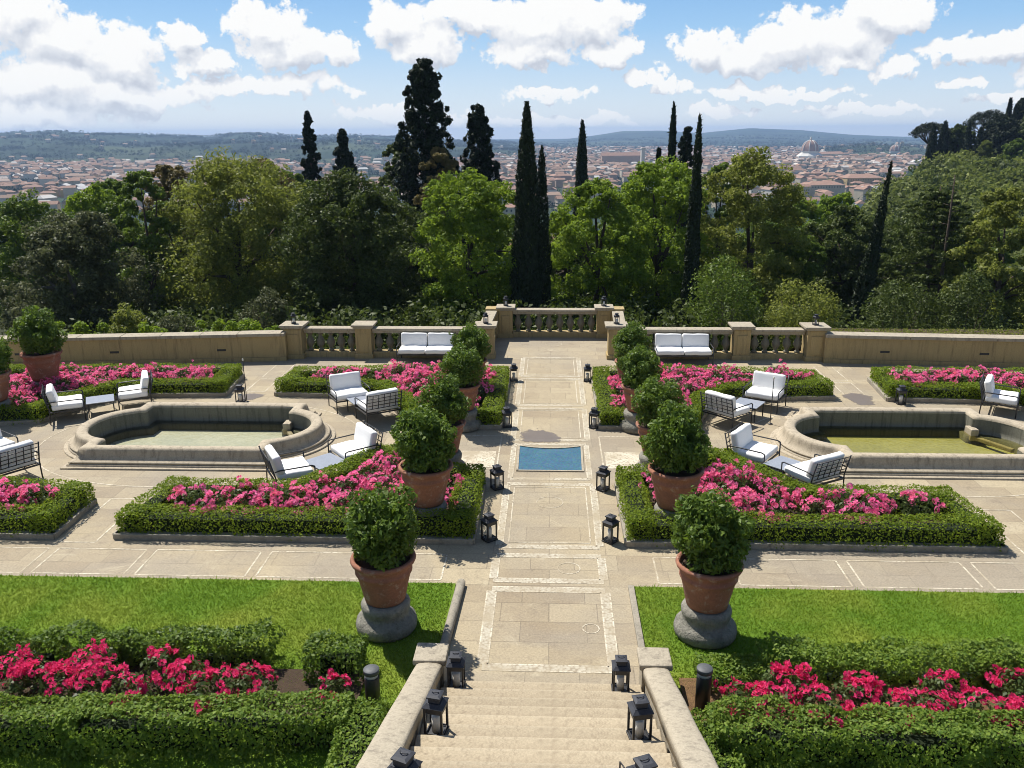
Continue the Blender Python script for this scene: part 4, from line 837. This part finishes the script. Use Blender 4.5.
for px, yt, w, Y, lab in ((931.5, 126, 10, 216, 'dark cypress under the left umbrella pine'), (942, 122, 11, 217, 'dark cypress right beside the left umbrella pine'), (966, 124, 9, 214, 'narrow cypress left of the middle umbrella pine'), (1003, 99, 9, 218, 'pointed cypress right of the middle umbrella pine'),
                          (1010, 104, 12, 214, 'dark cypress near the right end of the hill crest'), (978, 128, 9, 212, 'small dark cypress below the middle umbrella pine'), (1024, 103, 14, 214, 'dark cypress at the right photo edge on the hill crest')):
    T('cypress', px, yt, w, Y, 't_cyp', lab, dens=.45)
for px, yt, w, Y, m, lab in ((957, 125, 26, 220, 't_dark', 'rounded dark tree left on the hill crest beside the umbrella pine'), (995, 116, 26, 216, 't_cyp', 'dark rounded tree below the middle umbrella pine'), (1019, 96, 22, 219, 't_cyp', 'tall dark tree topping the hill crest at the right'),
                             (1008, 118, 30, 210, 't_cyp', 'dark broad tree in front of the crest cypresses'), (1030, 112, 34, 208, 't_dark', 'dark tree at the right end of the hill crest'), (1016, 138, 24, 200, 't_mid', 'small green tree below the crest at the right edge'), (985, 140, 12, 205, 't_wood', 'small pale green tree below the crest cypresses')):
    T('broad', px, yt, w, Y, m, lab, dens=.9, zb=0)

# ------------------------------------------------------------------ the distant town
WALLS = [mottled('plaster_' + n, c, tuple(q * .85 for q in c), .2, .9, .01, 3) for n, c in (('cream', (.55, .47, .34)), ('ochre', (.52, .38, .18)), ('white', (.66, .63, .57)), ('rose', (.48, .34, .25)))]
ROOF = mottled('roof_tiles', (.33, .20, .14), (.25, .15, .11), .3, .9, .02, 2); ROOFG = mottled('roof_grey', (.5, .49, .47), (.38, .37, .36), .3, .8, .02, 2)
GLASS = finish(new_mat('window_dark'), (.03, .035, .04), .2)
def house_geo(l, w, h, rh, hip=.0):
    b = [(-l / 2, -w / 2), (l / 2, -w / 2), (l / 2, w / 2), (-l / 2, w / 2)]; wv = [(x, y, 0) for x, y in b] + [(x, y, h) for x, y in b]; wf = [(0, 1, 5, 4), (1, 2, 6, 5), (2, 3, 7, 6), (3, 0, 4, 7)]
    e = .5; r = [(-l / 2 - e, -w / 2 - e, h - .1), (l / 2 + e, -w / 2 - e, h - .1), (l / 2 + e, w / 2 + e, h - .1), (-l / 2 - e, w / 2 + e, h - .1), (-l / 2 - e + hip * w / 2, 0, h + rh), (l / 2 + e - hip * w / 2, 0, h + rh)]
    return (wv, wf), (r, [(0, 1, 5, 4), (2, 3, 4, 5), (1, 2, 5), (3, 0, 4), (0, 3, 2, 1)])
WIN = ((0, 112, 164, 197, 'at the left edge of the town'), (112, 300, 156, 184, 'left of the tallest conifer'), (484, 522, 160, 222, 'left of the central cypress'), (546, 600, 150, 192, 'right of the central cypress'), (596, 690, 147, 188, 'between the lone cypress and the cypress pair'), (704, 782, 144, 170, 'above the pale oak'), (778, 915, 143, 197, 'below the cathedral dome'))
cand = []
while len(cand) < 5200:
    a = rng.uniform(radians(-37), radians(33)); d = sqrt(rng.uniform(780 ** 2, 3600 ** 2)); x, y = d * sin(a), d * cos(a); px, py = PX((x, y, PLAIN + 5))
    w = next((q for q in WIN if q[0] <= px <= q[1] and q[2] <= py <= q[3]), None)
    tz = float(terr(x, y))
    if tz > -54 and d > 1000 and rng.uniform() > .03: continue
    if (w is None or d > 2400) and rng.uniform() > .3: continue
    cand.append((d, x, y, w[4] if w else None))
cand.sort(); hm = MB(); hr = MB(); nth = 0; PR = []
for k in range(8):
    l, wd, h, rh = ((11, 8, 7, 2.0), (15, 9, 9, 2.2), (9, 8, 6, 2.0), (21, 10, 11, 2.4), (13, 9, 12, 2.2), (9, 7, 9, 1.8), (26, 11, 8, 2.4), (11, 9, 10, 2.0))[k]; (wv, wf), (rv, rf) = house_geo(l, wd, h, rh, k % 2 * .9)
    m1 = MB(); m1.add(wv, wf); a = m1.mesh('wall'); m2 = MB(); m2.add(rv, rf); b = m2.mesh('roof'); a.materials.append(WALLS[k % 4]); b.materials.append(ROOF if k != 6 else ROOFG)
    m3 = MB()
    for f in range(int(h / 3.2)):
        for i in range(int(l / 3)): m3.box((-l / 2 + 1.6 + i * 3, -wd / 2 - .03, 2 + f * 3.1), (1.1, .08, 1.5))
    c = m3.mesh('windows'); c.materials.append(GLASS); PR.append((a, b, c, ('cream', 'ochre', 'white', 'rose')[k % 4]))
PLACED = []; cell = {}
def too_close(x, y, r):
    for i in (-1, 0, 1):
        for j in (-1, 0, 1):
            for q in cell.get((int(x // 40) + i, int(y // 40) + j), ()):
                if (q[0] - x) ** 2 + (q[1] - y) ** 2 < r * r: return True
    return False
for d, x, y, w in cand:
    if too_close(x, y, 13): continue
    cell.setdefault((int(x // 40), int(y // 40)), []).append((x, y)); z = float(terr(x, y)); rz = rng.choice([.3, 1.87, .3, .75, 1.4]) + rng.normal(0, .12)
    if w and nth < 290:
        a, b, c, wn = PR[int(rng.choice(8, p=[.16, .14, .18, .08, .12, .16, .04, .12]))]; nth += 1
        e = empty('house', (x, y, z - .2), rz, label=f'distant {wn} walled tile roofed house {w}', cat='house', group=f'{wn} houses {w}'); obj('wall', a, e); obj('roof', b, e)
        if d < 1000: obj('windows', c, e)
    else:
        l, wd, h = rng.uniform(8, 20), rng.uniform(7, 10), rng.uniform(6, 13); (wv, wf), (rv, rf) = house_geo(l, wd, h, 2.6, .5 * (rng.uniform() < .5)); cs, sn = cos(rz), sin(rz)
        tr = lambda vs: [(x + p[0] * cs - p[1] * sn, y + p[0] * sn + p[1] * cs, z - .2 + p[2]) for p in vs]
        hm.add(tr(wv), wf); hr.add(tr(rv), rf)
m = new_mat('town_plaster'); nt = m.node_tree; g = N(nt, 'ShaderNodeNewGeometry'); finish(m, ramp(nt, g.outputs['Random Per Island'], [(0, (.50, .36, .2)), (.3, (.58, .5, .38)), (.6, (.66, .62, .55)), (1, (.5, .38, .28))]), .9)
m2 = new_mat('town_roofs'); nt = m2.node_tree; g = N(nt, 'ShaderNodeNewGeometry'); finish(m2, ramp(nt, g.outputs['Random Per Island'], [(0, (.32, .19, .13)), (.5, (.26, .17, .12)), (.8, (.38, .27, .20)), (1, (.56, .54, .5))]), .9)
b = len(hm.v); me_b = MB(); me = bpy.data.meshes.new('far_town'); me.from_pydata(hm.v + hr.v, [], hm.f + [tuple(i + b for i in f) for f in hr.f]); me.polygons.foreach_set('material_index', [0] * len(hm.f) + [1] * len(hr.f)); me.update()
obj('distant_town_houses', me, None, [m, m2], kind='stuff', label='far mass of tile roofed town houses on the plain')
# trees among the houses, one dark mass
Q = []
for _ in range(2600):
    a = radians(rng.uniform(-36, 33)); d = sqrt(rng.uniform(600 ** 2, 3900 ** 2)); x, y = d * sin(a), d * cos(a); z = float(terr(x, y)); k = int(rng.integers(3, 9)); C = np.stack([x + rng.normal(0, 16, k), y + rng.normal(0, 9, k), z + rng.uniform(3, 7, k)], 1)
    Q.append(clumps(C, rng.uniform(3, 6, k), 26, 2.2, .9))
for _ in range(700):
    a = radians(rng.uniform(-36, 33)); d = rng.uniform(3300, 6000); x, y = d * sin(a), d * cos(a); z = float(terr(x, y)); k = 6; C = np.stack([x + rng.normal(0, 40, k), y + rng.normal(0, 30, k), z + rng.uniform(0, 4, k)], 1); Q.append(clumps(C, rng.uniform(6, 10, k), 30, 4.5, .7))
obj('distant_woods', quads_mesh('distant_woods', np.concatenate(Q)), None, M['t_far'], kind='stuff', label='far tree belts between the houses of the plain')
# hillside villas as white specks are part of the far town mass
# cathedral
def cathedral(px, ytop, wpx, Y, label, nave=True):
    p = D(px, 150, Y); base = float(terr(p[0], Y)); top = D(px, ytop, Y)[2]; r = wpx / 2 / F_PX * Y / cos(PITCH) * .97; e = empty('cathedral', (p[0], Y, base), .4, label=label, cat='cathedral')
    zt = top - base; zl = zt - r * .42; zd = zl - r * 1.22; prof = [(r * 1.02, zd - r * .5), (r * 1.02, zd), (r * 1.06, zd + .02 * r), (r, zd + r * .04)] + [(r * (cos(t) * .9 + .1), zd + r * 1.2 * sin(t)) for t in np.linspace(.06, 1.42, 10)]
    dm = MB().lathe(prof[2:], 8, sm=False).build('dome', ROOF, e)
    rb = MB()
    for k in range(8): a = 2 * pi * k / 8; rb.tube([(q[0] * cos(a), q[0] * sin(a), q[1]) for q in prof[3:]], r * .045, 5)
    rb.build('ribs', WALLS[2], dm)
    MB().lathe([(r * .16, zl - r * .06), (r * .13, zl + r * .2), (r * .05, zl + r * .36), (.3, zt)], 8, sm=False).build('dome_lantern', WALLS[2], dm)
    MB().lathe([(r * 1.0, 0), (r * 1.0, zd + .01 * r)], 8, sm=False).build('drum', WALLS[2], e)
    if nave:
        (wv, wf), (rv, rf) = house_geo(r * 4.2, r * 1.3, zd * .72, r * .25); o = MB(); o.add([(q[0] + r * 2.4, q[1], q[2]) for q in wv], wf).build('nave_wall', WALLS[0], e); o = MB(); o.add([(q[0] + r * 2.4, q[1], q[2]) for q in rv], rf).build('nave_roof', ROOF, e)
        MB().lathe([(r * 1.55, 0), (r * 1.5, zd * .55), (r * 1.1, zd * .8)], 8, sm=False).build('apse', WALLS[2], e)
cathedral(810, 136.5, 16, 2000, 'large red brick cathedral dome with white ribs above the distant town')
cathedral(895, 142.5, 9.5, 2200, 'small reddish chapel dome in the distant town near the hill', False)
p = D(643, 150, 1250); bz = float(terr(p[0], 1250)); e = empty('tower', (p[0], 1250, bz), .2, label='tall pale slender tower in the distant town', cat='tower'); H = D(643, 149, 1250)[2] - bz
MB().box((0, 0, H / 2), (5.5, 5.5, H)).build('shaft', WALLS[2], e); MB().box((0, 0, H + .8), (6.6, 6.6, 1.6)).build('cap', WALLS[2], e)
p = D(622, 155, 1700); bz = float(terr(p[0], 1700)); e = empty('long_hall', (p[0], 1700, bz), .05, label='long reddish hall left of the pale tower in the town', cat='building'); (wv, wf), (rv, rf) = house_geo(80, 18, 24, 6); MB().add(wv, wf).build('wall', WALLS[3], e); MB().add(rv, rf).build('roof', ROOF, e)
for px, py, Y, l, lab in ((556, 240, 96, 10, 'nearby house with red tiled roof glimpsed right of the central cypress'), (514, 206, 560, 20, 'red roofed house glimpsed left of the central cypress'), (602, 186, 830, 34, 'low rose walled house above the bright trees right of centre'), (655, 178, 980, 30, 'cream walled house above the bright tree crown'), (860, 177, 1040, 44, 'long ochre house with flat front right in the town'), (822, 184, 930, 40, 'long low tile roofed house nearest below the dome')):
    p = D(px, py, Y); bz = float(terr(p[0], Y)); h = p[2] - bz; e = empty('house', (p[0], Y, bz - .3), .15, label=lab, cat='house'); (wv, wf), (rv, rf) = house_geo(l, l * .6, max(h, 3), l * .09, .8)
    MB().add(wv, wf).build('wall', WALLS[1 if 'ochre' in lab else 0], e); MB().add(rv, rf).build('roof', ROOF, e); mb = MB()
    for i in range(int(l / 3)): mb.box((-l / 2 + 1.6 + 3 * i, -l * .3 - .03, max(h, 3) - 2.2), (1, .08, 1.4))
    mb.build('window_row', GLASS, e)

# ------------------------------------------------------------------ air
hz = MB().box((0, 5000, -6), (22000, 11400, 136)); m = new_mat('haze_air'); nt = m.node_tree; v = N(nt, 'ShaderNodeVolumePrincipled', Density=1.2e-4); v.inputs['Color'].default_value = (.46, .66, 1, 1); v.inputs['Anisotropy'].default_value = .1
o = N(nt, 'ShaderNodeOutputMaterial'); nt.links.new(v.outputs[0], o.inputs['Volume']); hz.build('haze', m, kind='stuff')

# ------------------------------------------------------------------ sky, sun, camera
SUN = np.array([-.46, .46, 1.0]); SUN /= np.linalg.norm(SUN); EL = math.asin(SUN[2]); AZ = atan2(SUN[0], SUN[1])
w = bpy.data.worlds.new('World'); S.world = w; w.use_nodes = True; nt = w.node_tree; nt.nodes.clear(); LK = nt.links.new
CLOUDS = [(15, 12, 50, 30), (75, 42, 62, 30), (115, 60, 45, 32), (45, 85, 80, 26), (125, 95, 95, 18), (175, 35, 26, 20), (205, 62, 30, 14), (265, 25, 44, 26), (292, 48, 50, 26), (335, 52, 24, 20), (255, 88, 110, 12), (20, 115, 120, 14), (395, 18, 40, 26), (425, 45, 46, 24),
          (470, 12, 70, 18), (540, 22, 70, 30), (590, 18, 50, 26), (530, 52, 54, 18), (610, 50, 32, 16), (548, 96, 50, 9), (650, 80, 22, 12), (668, 90, 20, 9), (700, 45, 30, 20), (745, 55, 48, 22), (790, 40, 52, 28), (842, 38, 52, 30), (890, 12, 52, 20), (848, 62, 40, 10),
          (902, 70, 24, 10), (965, 50, 48, 11), (1000, 42, 48, 15), (963, 84, 14, 7), (775, 92, 90, 8), (720, 113, 40, 7), (410, 112, 80, 9), (560, 120, 90, 7), (860, 110, 70, 6), (1005, 100, 40, 8), (-60, 50, 60, 40), (1090, 60, 60, 30)]
def azel(x, y): d = ray(x, y); return atan2(d[0], d[1]), atan2(d[2], sqrt(d[0] ** 2 + d[1] ** 2))
gt = bpy.data.node_groups.new('cloud_density', 'ShaderNodeTree'); gt.interface.new_socket('P', in_out='INPUT', socket_type='NodeSocketVector'); gt.interface.new_socket('D', in_out='OUTPUT', socket_type='NodeSocketFloat')
gi = gt.nodes.new('NodeGroupInput'); go = gt.nodes.new('NodeGroupOutput')
def VM(t, op, a, b=None):
    n = t.nodes.new('ShaderNodeVectorMath'); n.operation = op
    for i, v in enumerate((a, b)):
        if v is None: continue
        if isinstance(v, tuple): n.inputs[i].default_value = v
        else: t.links.new(v, n.inputs[i])
    return n.outputs['Value'] if op == 'LENGTH' else n.outputs[0]
nA = N(gt, 'ShaderNodeTexNoise', Scale=26.0, Detail=7.0, Roughness=.58); gt.links.new(gi.outputs[0], nA.inputs['Vector'])
wv = VM(gt, 'MULTIPLY', VM(gt, 'SUBTRACT', nA.outputs['Color'], (.5, .5, .5)), (.085, .06, 0)); P = VM(gt, 'ADD', gi.outputs[0], wv); acc = None
for x, y, rx, ry in CLOUDS:
    a, e_ = azel(x, y); L = VM(gt, 'LENGTH', VM(gt, 'MULTIPLY', VM(gt, 'SUBTRACT', P, (a, e_, 0)), (F_PX / rx / .88, F_PX / ry / .9, 0)))
    if acc is None: acc = L
    else: mn = gt.nodes.new('ShaderNodeMath'); mn.operation = 'SMOOTH_MIN'; gt.links.new(acc, mn.inputs[0]); gt.links.new(L, mn.inputs[1]); mn.inputs[2].default_value = .22; acc = mn.outputs[0]
nB = N(gt, 'ShaderNodeTexNoise', Scale=75.0, Detail=8.0, Roughness=.62); gt.links.new(gi.outputs[0], nB.inputs['Vector'])
dd = math_(gt, 'ADD', math_(gt, 'SUBTRACT', 1.0, acc), math_(gt, 'MULTIPLY', math_(gt, 'SUBTRACT', nB.outputs['Fac'], .52), 1.15)); gt.links.new(dd, go.inputs[0]); sm_ = math_(gt, 'SUBTRACT', 1.0, acc); gt.interface.new_socket('Soft', in_out='OUTPUT', socket_type='NodeSocketFloat'); gt.links.new(sm_, go.inputs[1])
tc = N(nt, 'ShaderNodeTexCoord').outputs['Generated']; sp = N(nt, 'ShaderNodeSeparateXYZ'); LK(tc, sp.inputs[0])
az = math_(nt, 'ARCTAN2', sp.outputs[0], sp.outputs[1]); el = math_(nt, 'ARCSINE', sp.outputs[2]); cb = N(nt, 'ShaderNodeCombineXYZ'); LK(az, cb.inputs[0]); LK(el, cb.inputs[1]); Pv = cb.outputs[0]
def dens(off):
    g = nt.nodes.new('ShaderNodeGroup'); g.node_tree = gt; LK(VM(nt, 'ADD', Pv, off) if off else Pv, g.inputs[0]); return g.outputs[0], g.outputs[1]
(d0, s0), (d1, s1) = dens(None), dens((-.006, .017, 0))
def mr(v, a, b, c=0.0, d=1.0, sm=True):
    n = N(nt, 'ShaderNodeMapRange'); n.interpolation_type = 'SMOOTHSTEP' if sm else 'LINEAR'; LK(v, n.inputs[0]); n.inputs[1].default_value = a; n.inputs[2].default_value = b; n.inputs[3].default_value = c; n.inputs[4].default_value = d; return n.outputs[0]
alpha = mr(d0, -.03, .20)
lit = math_(nt, 'ADD', math_(nt, 'ADD', .77, math_(nt, 'MULTIPLY', math_(nt, 'SUBTRACT', s0, s1), .85)), math_(nt, 'MULTIPLY', math_(nt, 'SUBTRACT', d0, d1), .55), True)
ccol = ramp(nt, lit, [(.0, (.45, .48, .54)), (.4, (.57, .595, .635)), (.72, (.66, .67, .69)), (1, (.755, .755, .745))])
sky = N(nt, 'ShaderNodeTexSky', sky_type='NISHITA', sun_disc=False, sun_elevation=EL, sun_rotation=AZ, altitude=100.0, air_density=1.0, dust_density=.6, ozone_density=1.5)
SKY_K = .085
sc_ = mixc(nt, 1.0, sky.outputs[0], (SKY_K, SKY_K, SKY_K), 'MULTIPLY')
sc2 = mixc(nt, .8, sc_, ramp(nt, mr(el, -.005, .17, sm=False), [(0, (.68, .72, .75)), (.25, (.50, .61, .73)), (.65, (.25, .45, .70)), (1, (.14, .33, .63))]))
fin = mixc(nt, math_(nt, 'MULTIPLY', alpha, mr(el, -.01, .05, .55, 1.0)), sc2, ccol)
b1 = N(nt, 'ShaderNodeBackground', Strength=1.0); LK(fin, b1.inputs[0]); b0 = N(nt, 'ShaderNodeBackground', Strength=1.0)
hi = noise(nt, tc, 2.6, 5, .6, .3); LK(mixc(nt, mr(hi, .55, .75, 0, .3), sc_, (.6, .62, .66)), b0.inputs[0])
win = math_(nt, 'MULTIPLY', math_(nt, 'LESS_THAN', math_(nt, 'ABSOLUTE', az), radians(48)), math_(nt, 'LESS_THAN', el, .235)); mx = N(nt, 'ShaderNodeMixShader'); LK(win, mx.inputs[0]); LK(b0.outputs[0], mx.inputs[1]); LK(b1.outputs[0], mx.inputs[2])
ow = N(nt, 'ShaderNodeOutputWorld'); LK(mx.outputs[0], ow.inputs[0])
from mathutils import Vector, Matrix
sl = bpy.data.lights.new('sun', 'SUN'); sl.energy = 5.0; sl.angle = radians(.53); sl.color = (1, .955, .88); so = link(bpy.data.objects.new('sun', sl)); so.rotation_euler = Vector(SUN).to_track_quat('Z', 'Y').to_euler(); so.location = tuple(SUN * 60)
cd = bpy.data.cameras.new('camera'); cd.sensor_fit = 'HORIZONTAL'; cd.sensor_width = 36; cd.lens = F_PX / 1024 * 36; cd.clip_start = .1; cd.clip_end = 30000
co = link(bpy.data.objects.new('camera', cd)); mw = Matrix(((RT[0], UP[0], -FW[0], EYE[0]), (RT[1], UP[1], -FW[1], EYE[1]), (RT[2], UP[2], -FW[2], EYE[2]), (0, 0, 0, 1))); co.matrix_world = mw; S.camera = co
S.view_settings.view_transform = 'Standard'; S.view_settings.look = 'None'; S.view_settings.gamma = 1; S.view_settings.exposure = .42; S.view_settings.use_curve_mapping = False
c = S.cycles; c.max_bounces = 6; c.diffuse_bounces = 3; c.glossy_bounces = 2; c.transmission_bounces = 3; c.transparent_max_bounces = 6; c.volume_bounces = 0; c.sample_clamp_indirect = 4; c.caustics_reflective = c.caustics_refractive = False
c.filter_width = .95; c.use_denoising = True; c.denoiser = 'OPENIMAGEDENOISE'; c.denoising_input_passes = 'RGB_ALBEDO_NORMAL'
